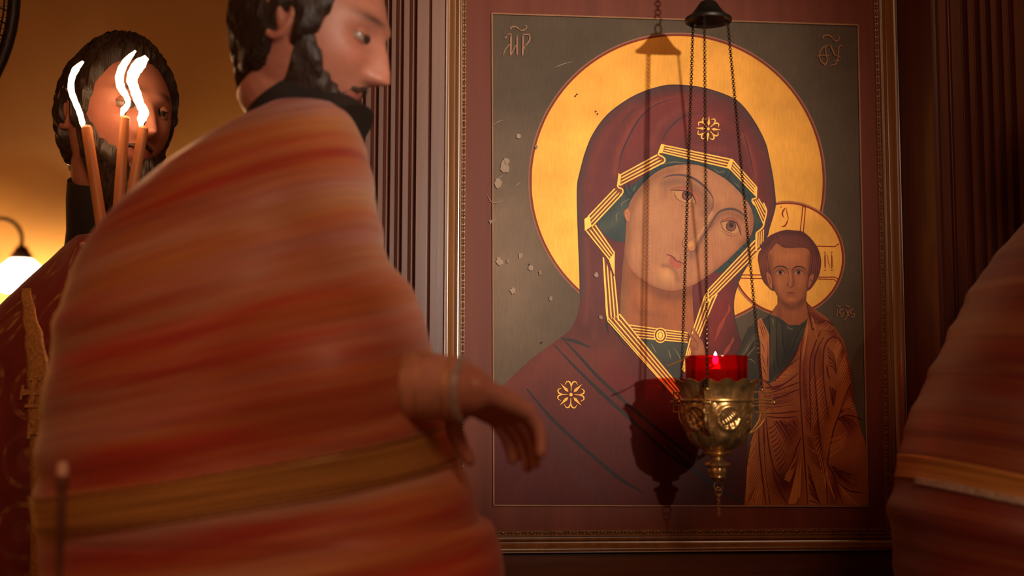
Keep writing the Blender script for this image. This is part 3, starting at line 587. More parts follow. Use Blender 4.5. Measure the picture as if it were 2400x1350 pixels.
hatch([(1750, 1100), (1747, 1180)], [(1776, 1040), (1782, 1120)], 13); hatch([(1758, 1040), (1752, 1090)], [(1775, 1000), (1777, 1046)], 8); hatch([(1756, 1184), (1784, 1184)], [(1780, 1120), (1786, 1140)], 6)
hatch([(1786, 1060), (1797, 1182)], [(1791, 1040), (1803, 1160)], 12, 1.2); hatch([(1800, 1005), (1826, 1112)], [(1818, 990), (1848, 1070)], 10, 1.8, DR, bend=.1); hatch([(1812, 988), (1838, 985)], [(1848, 1060), (1862, 1030)], 7, 1.8, DR, bend=-.05); hatch([(1838, 995), (1868, 978)], [(1866, 1020), (1872, 992)], 7, 1.6, DR)
hatch([(1838, 1118), (1846, 1108)], [(1862, 1080), (1868, 1060)], 4, 2); hatch([(1836, 1124), (1850, 1130)], [(1852, 1100), (1866, 1090)], 5, 1.6); hatch([(1846, 1182), (1862, 1180)], [(1864, 1110), (1876, 1050)], 5, 2); hatch([(1862, 1180), (1876, 1160)], [(1872, 1100), (1878, 1050)], 4, 2)
hatch([(1892, 1090), (1898, 1182)], [(1920, 1180), (1925, 1183)], 7, 2, DR); hatch([(1886, 880), (1900, 1010)], [(1877, 860), (1882, 980)], 14, 1.6, DR); hatch([(1898, 900), (1906, 1010)], [(1908, 880), (1916, 985)], 14, 1.5, HL); hatch([(1912, 900), (1922, 1010)], [(1928, 880), (1938, 980)], 14, 1.5, HL); hatch([(1900, 1030), (1930, 1110)], [(1884, 1020), (1896, 1080)], 9, 1.6, DR)
hatch([(1906, 1025), (1936, 1160)], [(1918, 1020), (1939, 1100)], 10, 1.5, HL); hatch([(1938, 1115), (1958, 1178)], [(1934, 1080), (1938, 1130)], 8, 1.6, HL)
hatch([(1938, 815), (1942, 860)], [(1960, 870), (1958, 878)], 6, 1.6, DR, bend=-.15); hatch([(1962, 795), (1974, 815)], [(1958, 850), (1960, 868)], 7, 1.5, HL, bend=.1); hatch([(1980, 830), (1994, 900)], [(1956, 890), (1960, 960)], 12, 1.5, HL); hatch([(1943, 905), (1960, 915)], [(1950, 950), (1953, 955)], 6, 1.5, DR)
hatch([(1962, 980), (1980, 975)], [(1990, 1020), (2012, 1000)], 8, 1.4, DR, bend=-.1); hatch([(1994, 930), (2002, 960)], [(1972, 955), (1976, 962)], 6, 1.4, HL); hatch([(1944, 1030), (1942, 1075)], [(1985, 1010), (1980, 1040)], 8, 1.5, HL, bend=.08); hatch([(1945, 1090), (1960, 1112)], [(2010, 1115), (2015, 1160)], 7, 1.7, DR, bend=.05); hatch([(1962, 1130), (1985, 1182)], [(2005, 1182), (2020, 1184)], 5, 1.6, HL)
hatch([(1892, 712), (1903, 765)], [(1903, 722), (1930, 750)], 11, 1.4, DR); hatch([(1908, 772), (1916, 800)], [(1900, 740), (1906, 750)], 6, 1.4, HL); hatch([(1884, 800), (1879, 850)], [(1892, 750), (1894, 770)], 6, 1.5, HL); hatch([(1920, 770), (1948, 775)], [(1936, 752), (1956, 768)], 6, 1.4, HL)
hatch([(1818, 890), (1850, 862)], [(1836, 890), (1872, 866)], 7, 1.4, HL); hatch([(1790, 908), (1812, 916)], [(1830, 905), (1860, 886)], 4, 1.5, DR); hatch([(1792, 930), (1794, 960)], [(1850, 918), (1868, 950)], 7, 1.4, DR); hatch([(1862, 830), (1852, 850)], [(1880, 790), (1872, 836)], 6, 1.4, DR)
# blessing hand over the hem
hand = [(1609, 775), (1612, 772), (1616, 774), (1621, 783), (1624, 779), (1621, 771), (1625, 769), (1631, 778), (1638, 790), (1645, 800), (1650, 814), (1657, 838), (1620, 838), (1619, 822), (1616, 810), (1620, 800), (1616, 789)]
pt.fill(cr(hand, 3, True), lambda V: shade(V, (166, 100, 66), [(.6*blob(V, (1640, 820), 10, 14), (184, 116, 76)), (.6*near(V, [(1618, 815), (1622, 838)], 5), (118, 62, 44))]), 30, step=5)
for l in ([(1614, 776), (1622, 790), (1632, 798)], [(1626, 773), (1634, 787), (1642, 798)], [(1620, 801), (1628, 799), (1634, 806), (1630, 814), (1622, 812)], [(1622, 816), (1630, 820), (1637, 814)], [(1650, 815), (1656, 836)]): pt.stroke(l, 1.5, (100, 52, 40), 31, taper=(.2, .2))
# inscriptions
IC = (156, 116, 92)
def z1(*p): return [(1140+x/4.218, 20+y/4.218) for x, y in p]
def z2(*p): return [(1500+x/4.218, 20+y/4.218) for x, y in p]
def z5(*p): return [(1720+x/3.97, 440+y/3.97) for x, y in p]
def gl(ls, col, f_):
    for k, *p in ls: pt.stroke(f_(*p), k, col, 32, taper=(.12, .12), n=6)
gl([(4.2, (242, 258), (240, 370), (236, 480)), (4, (302, 262), (301, 370), (302, 476)), (2.2, (163, 480), (180, 420), (205, 385), (238, 352)), (2.2, (238, 470), (262, 420), (280, 385), (300, 362)), (2, (205, 258), (240, 258), (250, 262)), (2, (205, 262), (198, 285), (186, 300), (177, 285)), (4.2, (360, 258), (359, 370), (356, 480)),
    (3, (360, 262), (400, 262), (428, 264)), (3.2, (428, 264), (426, 310), (412, 340), (378, 378)), (2, (378, 378), (374, 395), (378, 410)), (3.4, (232, 215), (245, 192), (278, 184), (305, 195), (322, 216)), (2.6, (322, 216), (350, 222), (380, 212), (396, 192), (390, 176), (374, 180))], IC, z1)
IR = (150, 96, 60)
gl([(2.6, (1868, 362), (1815, 382), (1780, 420), (1768, 468), (1780, 520), (1812, 552), (1838, 545)), (2.6, (1836, 372), (1826, 410), (1834, 460), (1844, 500), (1836, 545), (1808, 578)), (2, (1748, 490), (1758, 470), (1810, 468), (1872, 468)), (3.4, (1872, 362), (1890, 400), (1908, 440), (1918, 470)),
    (2.4, (2002, 388), (1990, 372), (1968, 378), (1955, 410), (1952, 470), (1945, 520), (1925, 555), (1898, 562), (1868, 578)), (2, (1915, 468), (1950, 470), (1980, 492)), (2, (1905, 525), (1935, 520), (1968, 518)), (3, (1800, 312), (1808, 280), (1845, 268), (1880, 282), (1900, 304)), (2.4, (1900, 304), (1925, 326), (1952, 318), (1962, 290), (1948, 274))], IR, z2)
IX = (158, 110, 78)
gl([(2.6, (955, 1128), (955, 1165), (953, 1202)), (2.4, (1012, 1140), (1000, 1130), (982, 1142), (980, 1168), (996, 1180)), (2.2, (1012, 1158), (1006, 1185), (985, 1204)), (2.6, (1034, 1130), (1052, 1168), (1070, 1200)), (2, (1068, 1130), (1052, 1180), (1038, 1215), (1020, 1234)), (2.4, (1110, 1136), (1096, 1130), (1080, 1145), (1080, 1170), (1100, 1178)),
    (2.2, (1100, 1178), (1112, 1170), (1112, 1200), (1090, 1206), (1082, 1196)), (1.8, (944, 1108), (955, 1096), (966, 1108), (978, 1104), (988, 1094)), (1.8, (1030, 1108), (1042, 1096), (1054, 1108), (1066, 1104), (1076, 1094))], IX, z5)
# rubbed spots, drips and scratches on the old ground; first spot a painted reflection
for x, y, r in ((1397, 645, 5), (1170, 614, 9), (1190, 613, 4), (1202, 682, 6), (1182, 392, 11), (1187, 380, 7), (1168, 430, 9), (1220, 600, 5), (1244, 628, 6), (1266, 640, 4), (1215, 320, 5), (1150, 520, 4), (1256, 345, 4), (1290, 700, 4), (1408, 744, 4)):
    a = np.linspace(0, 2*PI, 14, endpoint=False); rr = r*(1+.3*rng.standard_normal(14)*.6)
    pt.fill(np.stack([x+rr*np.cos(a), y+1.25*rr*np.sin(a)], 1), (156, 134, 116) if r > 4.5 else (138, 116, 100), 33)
for l in ([(1156, 294), (1168, 286), (1180, 282)], [(1146, 527), (1156, 518), (1165, 510)], [(1204, 440), (1214, 432), (1222, 426)], [(1168, 418), (1178, 412)], [(1300, 160), (1318, 152), (1340, 146)], [(1142, 458), (1152, 474), (1170, 474), (1184, 462)]): pt.stroke(l, [.6, 2, .6], (150, 130, 112), 33)
for x, y in ((1268, 804), (1270, 802), (1240, 620), (1348, 226), (1352, 222), (1400, 268), (1396, 262)): pt.disc((x, y), 1.8, (40, 30, 24), 34, n=8)

icon = thing('icon', 'large painted icon of veiled mother and child with gold haloes on a red-bordered panel', 'icon', (0, .01, PZ(675, 0)))
red = NT('red_painted_wood'); v = red.mapped((30, 30, 1.5)); f = red.noise(v, 1, 6)
red.l(red.ramp(f, [(.3, (.115, .022, .010)), (.7, (.165, .036, .017))]), red.b.inputs['Base Color']); red.set(Roughness=.5, Specular_IOR_Level=.2)
bm = bmesh.new(); box(bm, SX0-.002, SX1+.002, .0004, .028, SZ0-.002, SZ1+.002, .0003)
mesh_obj('red_panel', bm, red.m, icon, smooth=False)['label'] = 'dark red border board'
pm = NT('egg_tempera_and_gold'); at = pm.n('Attribute', attribute_name='paint'); v = pm.mapped((1, 1, 1))
n1 = pm.noise(v, 16, 6, .6); n2 = pm.noise(pm.mapped((420, 420, 40)), 1, 3); n3 = pm.noise(v, 60, 4, .7)
c1 = pm.mix(.55, at.outputs['Color'], pm.ramp(n1, [(.3, (.72, .72, .72)), (.7, (1.22, 1.2, 1.18))]), 'MULTIPLY')
c2 = pm.mix(.35, c1, pm.ramp(n2, [(.35, (.8, .8, .8)), (.65, (1.2, 1.2, 1.2))]), 'MULTIPLY')
pm.l(c2, pm.b.inputs['Base Color'])
mt = pm.n('Math', operation='MULTIPLY'); mt.inputs[1].default_value = .35; pm.l(at.outputs['Alpha'], mt.inputs[0]); pm.l(mt.outputs[0], pm.b.inputs['Metallic'])
pm.set(Roughness=.5, Specular_IOR_Level=.15); pm.bump(n2, .05, .0006)
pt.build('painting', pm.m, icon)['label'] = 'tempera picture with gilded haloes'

# ------------------------------------------------------------------ hanging oil lamp in front of the icon
LX = PX(1680, LAMP_Y, 950); K = PX(1681, LAMP_Y, 950)-LX            # metres per photo pixel at the lamp
def LZ(py): return P(1680, py, LAMP_Y).z
lamp = thing('hanging_oil_lamp', 'engraved brass oil lamp on three chains hanging before the icon', 'oil lamp', (LX, LAMP_Y, LZ(1130)))
def dense(prof, n=5): return [tuple(p) for p in cr(prof, n)]
def relief(a, r, z):
    py0, py1 = LZ(944), LZ(1052)
    if py1 < z < py0:
        t = (py0-z)/(py0-py1); h = 0
        for k in range(6):                                        # oval medallions round the belly
            da = (a-(k+.62)*PI/3+PI) % (2*PI)-PI
            x, y = da/.36, (t-.33)/.27; q = math.hypot(x, y)
            h += .0026*math.exp(-((q-.92)/.16)**2)
            if q < .8: h += .0015*math.sin(9*x+5*y*y)*math.cos(8*y-3*x)
            da2 = (a-(k+.12)*PI/3+PI) % (2*PI)-PI                  # grape and scroll fill between
            if abs(da2) < .2: h += .0011*math.sin(26*da2+14*t)*math.sin(22*t+10*da2)
        if t > .62:                                                # overlapping leaves towards the foot
            h += .0036*abs(math.sin(a*5+.3))**.6*math.exp(-((t-.80)/.16)**2)-.0008
        r += h
    return r, z
def rim(a, r, z):
    t = max(0, min(1, (z-LZ(934))/(LZ(893)-LZ(934))))
    lob = abs(math.sin(a*7))
    r = r+t*.0045*(lob-.4)+.0012*t*math.sin(a*42)*(1-t)
    return r, z+t*t*.0055*(lob-.6)
b = bmesh.new()
lathe(b, dense([(r*K, LZ(y)) for r, y in ((79, 944), (78.5, 960), (77, 980), (74.5, 1000), (69, 1018), (60, 1034), (46, 1048), (30, 1057))], 9), (LX, LAMP_Y, 0), 168, relief)
lathe(b, [(r*K, LZ(y)) for r, y in ((80, 944), (83, 942), (85, 939), (84.5, 936), (81, 934))], (LX, LAMP_Y, 0), 72)
lathe(b, [(r*K, LZ(y)) for r, y in ((74, 1000), (74, 935))], (LX, LAMP_Y, 0), 48)
bowl = mesh_obj('bowl', b, BRASS, lamp)
b = bmesh.new(); lathe(b, dense([(r*K, LZ(y)) for r, y in ((79, 935), (80.5, 925), (85, 910), (93, 898), (98, 893))], 5)+[(96.5*K, LZ(892)), (90*K, LZ(899)), (82*K, LZ(911)), (77.5*K, LZ(926)), (76*K, LZ(936))], (LX, LAMP_Y, 0), 168, rim)
mesh_obj('scalloped_rim', b, BRASS, lamp)
b = bmesh.new(); lathe(b, [(r*K, LZ(y)) for r, y in ((30, 1057), (29, 1060), (33, 1062), (30, 1065), (20, 1067), (15, 1071), (15, 1078), (19, 1082), (26, 1085), (29, 1089), (26, 1094), (21, 1097), (22, 1103), (20, 1110), (18, 1114), (18.5, 1118), (14, 1124), (8, 1128), (5, 1131), (.2, 1131.5))], (LX, LAMP_Y, 0), 48,
                       lambda a, r, z: (r*(1+(.06*math.cos(8*a) if LZ(1114) < z < LZ(1083) else 0)), z))
mesh_obj('finial', b, BRASS, lamp)
ANG = [math.radians(x) for x in (5, 125, -115)]
def rad(a, rho, py): return Vector((LX+rho*K*math.cos(a), LAMP_Y+rho*K*math.sin(a), LZ(py)))
for a in ANG:
    b = bmesh.new(); r_ = .0011
    for q in (((88, 919), (134, 919)), ((88, 943), (134, 943)), ((88, 967), (134, 967)), ((88, 919), (88, 967)), ((103, 919), (103, 938)), ((117, 919), (117, 938)), ((134, 919), (134, 967)), ((103, 948), (103, 967)), ((117, 948), (117, 967)), ((88, 936), (134, 936)), ((88, 951), (134, 951))):
        tube(b, [rad(a, *q[0]), rad(a, *q[1])], r_, 8)
    for y in (943,): ball(b, rad(a, 139, y), .0032, 10); ball(b, rad(a, 144, y), .0018, 8)
    ball(b, rad(a, 110, 913), .003, 10); ball(b, rad(a, 83, 943), .004, 10)
    mesh_obj('cross_ornament', b, BRASS, lamp)
    b = bmesh.new()
    for o in (0, 12): tube(b, [rad(a, *p) for p in cr([(117-o*.9, 967), (114-o, 984), (100-o*.8, 1002), (84-o*.4, 1014), (73, 1018-o)], 5)], .0013, 8)
    for t in ((110, 978, 99, 974), (103, 997, 92, 988)): tube(b, [rad(a, t[0], t[1]), rad(a, t[2], t[3])], .0009, 6)
    mesh_obj('bracket', b, BRASS, lamp)
def chain(bm, p0, p1, link_r=.0022, wire=.00062, pitch=.0033):
    p0, p1 = Vector(p0), Vector(p1); t = (p1-p0); L = t.length; t.normalize(); u = (Vector((1, 0, 0))-t*t.x).normalized(); v = t.cross(u)
    n = max(1, round(L/pitch))
    for i in range(n):
        c = p0+(p1-p0)*((i+.5)/n); s = u if i % 2 == 0 else v
        tube(bm, [c+t*math.cos(x)*link_r*1.08+s*math.sin(x)*link_r for x in np.linspace(0, 2*PI, 10, endpoint=False)], wire, 5, closed=True)
HX, HZ = PX(1660, LAMP_Y, 45), P(1660, 47, LAMP_Y).z
for a in ANG:
    b = bmesh.new(); top = Vector((HX+48*K*math.cos(a), LAMP_Y+48*K*math.sin(a), HZ-.002)); chain(b, top, rad(a, 110, 912))
    mesh_obj('chain', b, CHAINM, lamp)
b = bmesh.new()
lathe(b, [(54*K, HZ-.003), (55.5*K, HZ-.001), (55*K, HZ+.002), (47*K, HZ+.0055), (39*K, HZ+.0095), (30*K, HZ+.017), (22*K, HZ+.0245), (18*K, HZ+.0275), (12*K, HZ+.029), (.5*K, HZ+.0292)], (HX, LAMP_Y, 0), 48)
lathe(b, [(54*K, HZ-.003), (40*K, HZ+.001), (22*K, HZ+.012), (.5*K, HZ+.014)], (HX, LAMP_Y, 0), 48)
for a in ANG: tube(b, [Vector((HX+48*K*math.cos(a)+.0035*math.cos(x)*math.cos(a), LAMP_Y+48*K*math.sin(a)+.0035*math.cos(x)*math.sin(a), HZ-.001+.0045*math.sin(x))) for x in np.linspace(0, 2*PI, 12, False)], .0009, 6, closed=True)
mesh_obj('hood', b, IRON, lamp)
b = bmesh.new(); z = HZ+.029; ztop = ZT+.432
tube(b, [(HX+.005*math.cos(x), LAMP_Y, z+.007+.0075*math.sin(x)) for x in np.linspace(0, 2*PI, 16, False)], .0014, 6, closed=True)
tube(b, cr([(HX, LAMP_Y, z+.0115), (HX+.004, LAMP_Y, z+.020), (HX-.001, LAMP_Y, z+.030), (HX-.007, LAMP_Y, z+.022)], 6), .0014, 6)
chain(b, (HX, LAMP_Y, z+.03), (HX, LAMP_Y, ztop-.008), .0045, .0012, .0066)
tube(b, [(HX, LAMP_Y, ztop-.012), (HX, LAMP_Y, ztop)], .003, 8)
mesh_obj('hanging_hook', b, IRON, lamp)
b = bmesh.new(); ax = LX+.001
tube(b, [(ax+.0065*math.cos(x), LAMP_Y, LZ(1139)+.0065*math.sin(x)) for x in np.linspace(0, 2*PI, 16, False)], .001, 6, closed=True)
tube(b, [(ax+.005*math.cos(x), LAMP_Y, LZ(1152)+.006*math.sin(x)) for x in np.linspace(0, 2*PI, 16, False)], .0009, 6, closed=True)
chain(b, (ax, LAMP_Y, LZ(1158)), (ax+.001, LAMP_Y, LZ(1212)), .0019, .0007, .0034)
mesh_obj('pendant_chain', b, BRASS, lamp)
# red glass with floating wick
glass = thing('votive_glass', 'red glass votive cup with burning wick set in the brass lamp', 'votive glass', (LX, LAMP_Y, LZ(985)))
g = NT('red_glass'); t = g.t
tr = g.n('BsdfTransparent'); tr.inputs[0].default_value = (.78, .010, .04, 1)
tl = g.n('BsdfTranslucent'); tl.inputs[0].default_value = (.5, .006, .03, 1)
gs = g.n('BsdfGlossy'); gs.inputs['Roughness'].default_value = .06
m1 = g.n('MixShader'); m1.inputs[0].default_value = .07; g.l(tr.outputs[0], m1.inputs[1]); g.l(tl.outputs[0], m1.inputs[2])
fr = g.n('Fresnel'); fr.inputs[0].default_value = 1.45; m2 = g.n('MixShader'); g.l(fr.outputs[0], m2.inputs[0]); g.l(m1.outputs[0], m2.inputs[1]); g.l(gs.outputs[0], m2.inputs[2]); g.l(m2.outputs[0], g.out.inputs[0])
b = bmesh.new(); lathe(b, [(r*K, LZ(y)) for r, y in ((.3, 985), (62, 984), (67, 978), (70, 935), (71, 870), (72, 840), (72.6, 836.5), (72, 834.5), (70.5, 836.5), (69, 870), (68, 935), (65, 976), (60, 980), (.3, 981))], (LX, LAMP_Y, 0), 64)
mesh_obj('cup', b, g.m, glass)
b = bmesh.new(); lathe(b, [(.3*K, LZ(868)), (68.4*K, LZ(868)), (68.4*K, LZ(875)), (.3*K, LZ(875))], (LX, LAMP_Y, 0), 48)
oil = NT('lamp_oil'); tr = oil.n('BsdfTransparent'); tr.inputs[0].default_value = (.9, .55, .25, 1); gs = oil.n('BsdfGlossy'); gs.inputs['Roughness'].default_value = .08
mx = oil.n('MixShader'); mx.inputs[0].default_value = .12; oil.l(tr.outputs[0], mx.inputs[1]); oil.l(gs.outputs[0], mx.inputs[2]); oil.l(mx.outputs[0], oil.out.inputs[0])
mesh_obj('oil', b, oil.m, glass)
b = bmesh.new(); fx = LX-2*K
lathe(b, [(.3*K, LZ(868)-.001), (14*K, LZ(868)), (14*K, LZ(864)), (3*K, LZ(862)), (2.4*K, LZ(855)), (.2*K, LZ(853))], (fx, LAMP_Y, 0), 20)
mesh_obj('wick_float', b, simple('cork_float', (.25, .13, .06), .8), glass)
FLAME = emit('flame_glow', (1, .72, .38), 10); FLAME2 = emit('flame_small', (1, .66, .36), 260)
b = bmesh.new(); lathe(b, [(.2*K, LZ(855)), (5*K, LZ(851)), (7*K, LZ(845)), (5.5*K, LZ(837)), (2.6*K, LZ(830)), (.2*K, LZ(825))], (fx, LAMP_Y, 0), 16)
mesh_obj('flame', b, FLAME2, glass)
light('votive_flame_light', 'POINT', (fx, LAMP_Y, LZ(838)), .05, (1, .5, .22), .006)
# thin skewer lying across the rim
b = bmesh.new(); tube(b, [P(1563, 859, LAMP_Y-.02), P(1595, 846, LAMP_Y-.015), P(1612, 836, LAMP_Y-.012), P(1680, 834, LAMP_Y)], [.0011, .0009, .0009, .0009], 6)
tag(mesh_obj('wick_skewer', b, BRASS), 'thin metal wick skewer poking out left over the red votive glass rim', 'skewer')

# ------------------------------------------------------------------ people
def head_matrix(c, yaw, pitch, roll=0, sc=1.05):
    R_ = Matrix.Rotation(math.radians(yaw), 4, 'Z') @ Matrix.Rotation(math.radians(pitch), 4, 'X') @ Matrix.Rotation(math.radians(roll), 4, 'Y')
    return Matrix.Translation(Vector(c)) @ R_ @ Matrix.Scale(sc, 4)
NU, NV = 96, 72
def head_grid(features=True):
    u, v = np.meshgrid(np.linspace(-PI, PI, NU, endpoint=False), np.linspace(.02, PI-.02, NV)); 
    x, y, z = .074*np.sin(v)*np.sin(u), -.094*np.sin(v)*np.cos(u), .118*np.cos(v)
    t = np.clip(-z/.118, 0, 1)
    x = x*(1-.28*t**1.5); y = np.where(y > 0, y*(1-.4*t), y*(1-.06*t)); x = x*(1+.05*np.exp(-((z-.05)/.04)**2)); y = y+.006*np.exp(-((z-.09)/.04)**2)*(y < 0)
    if features:
        fr = (y < 0)*np.clip(-y/.05, 0, 1); ax = np.abs(x); g = lambda a, s: np.exp(-(a/s)**2)
        pr = np.clip((.024-z)/.052, 0, 1)*np.clip((z+.040)/.010, 0, 1)
        d = .029*pr*g(x, .0085+.005*pr)+.007*g(ax-.013, .006)*g(z+.029, .007)
        d -= .012*g(ax-.031, .017)*g(z-.012, .012); d += .006*g(ax-.024, .026)*g(z-.033, .009); d += .005*g(ax-.042, .02)*g(z+.018, .018)
        d += .008*g(x, .022)*g(z+.056, .012)-.004*g(x, .02)*g(z+.056, .0032); d -= .004*g(x, .02)*g(z+.074, .006); d += .011*g(x, .022)*g(z+.094, .016)
        y = y-d*fr
    return x, y, z, u, v
def grid_mesh(bm, X, Y, Z, M, mask=None):
    vs = [[bm.verts.new(M @ Vector((X[j, i], Y[j, i], Z[j, i]))) if mask is None or mask[j, i] else None for i in range(NU)] for j in range(NV)]
    for j in range(NV-1):
        for i in range(NU):
            q = (vs[j][i], vs[j+1][i], vs[j+1][(i+1) % NU], vs[j][(i+1) % NU])
            if all(q): bm.faces.new(q)
    if mask is None:
        bm.faces.new([vs[0][i] for i in range(NU)]); bm.faces.new([vs[-1][i] for i in range(NU)][::-1])
def remesh(bm, vox):
    me = bpy.data.meshes.new('t'); bm.to_mesh(me); bm.free(); o = bpy.data.objects.new('t', me); link(o)
    r = o.modifiers.new('r', 'REMESH'); r.mode = 'VOXEL'; r.voxel_size = vox; s = o.modifiers.new('s', 'SMOOTH'); s.iterations = 3; s.factor = .5
    dg = bpy.context.evaluated_depsgraph_get(); out = bpy.data.meshes.new_from_object(o.evaluated_get(dg)); bpy.data.objects.remove(o); bpy.data.meshes.remove(me); return out
def hand(bm, wr, d, n, side, curl=.5, spread=.1, k_=.88):
    """palm and five fingers; d towards the fingers, n the way they close, side the thumb's side"""
    main = bm; bm = bmesh.new(); wr0 = Vector(wr); wr = Vector(); d = Vector(d).normalized(); n = Vector(n); n = (n-d*n.dot(d)).normalized(); s = d.cross(n)*side
    ln = (.070, .078, .073, .058); 
    for k in range(4):
        o = (.5-k/3)*.060; kn = wr+d*(.088-abs(k-1)*.004)+s*o
        tube(bm, [wr+s*o*.55-d*.01, wr+d*.045+s*o*.9, kn], [.015, .0145, .0115], 10, round_caps=True)
        p = kn; a = spread*(.5-k/3); c = curl*(.55+.1*k); pts = [p]; dirn = (d+s*a).normalized()
        for fr_, cc in ((.45, c), (.30, c*1.15), (.25, c*.8)):
            dirn = (Matrix.Rotation(cc, 3, dirn.cross(n).normalized()) @ dirn).normalized(); p = p+dirn*ln[k]*fr_; pts.append(p)
        tube(bm, cr([tuple(q) for q in pts], 3), list(np.linspace(.0098, .0078, 10)), 10, round_caps=True)
    t0 = wr+d*.022+s*.022+n*.006; t1 = t0+(d*.5+s*.75+n*.35).normalized()*.042; t2 = t1+(d*.8+s*.2+n*.55).normalized()*.032; t3 = t2+(d*.75-s*.15+n*.6).normalized()*.024
    tube(bm, cr([tuple(q) for q in (t0, t1, t2, t3)], 3), list(np.linspace(.0145, .0088, 10)), 10, round_caps=True)
    for v_ in bm.verts: v_.co = v_.co*k_+wr0
    join(main, bm)
SKIN = NT('skin'); at = SKIN.n('Attribute', attribute_name='tone'); v = SKIN.mapped((1, 1, 1)); f = SKIN.noise(v, 90, 5)
SKIN.l(SKIN.mix(.35, at.outputs['Color'], SKIN.ramp(f, [(.3, (.8, .78, .76)), (.7, (1.15, 1.12, 1.1))]), 'MULTIPLY'), SKIN.b.inputs['Base Color'])
SKIN.set(Roughness=.5, Subsurface_Weight=.12, Subsurface_Scale=.006); SKIN.b.inputs['Subsurface Radius'].default_value = (1, .35, .2); SKIN.bump(SKIN.noise(v, 500, 3), .08, .001)
EYE = NT('eyeball'); at = EYE.n('Attribute', attribute_name='tone'); EYE.l(at.outputs['Color'], EYE.b.inputs['Base Color']); EYE.set(Roughness=.25)
def tone(me, fn):
    n = len(me.vertices); co = np.empty(n*3); me.vertices.foreach_get('co', co); C = fn(co.reshape(-1, 3))
    a = me.color_attributes.new('tone', 'FLOAT_COLOR', 'POINT'); a.data.foreach_set('color', np.concatenate([C, np.ones((n, 1))], 1).astype('f4').ravel())
def hairmat(name, a, b):
    m = NT(name); f = m.noise(m.mapped((260, 260, 18)), 1, 4, .6); m.l(m.ramp(f, [(.3, a), (.7, b)]), m.b.inputs['Base Color']); m.set(Roughness=.45); m.bump(f, .6, .003); return m.m
DARKHAIR = hairmat('dark_hair', (.010, .006, .004), (.035, .018, .011)); GREYBEARD = hairmat('dark_brown_beard', (.014, .008, .006), (.05, .026, .016))
SHOE = simple('black_leather', (.012, .01, .009), .4)
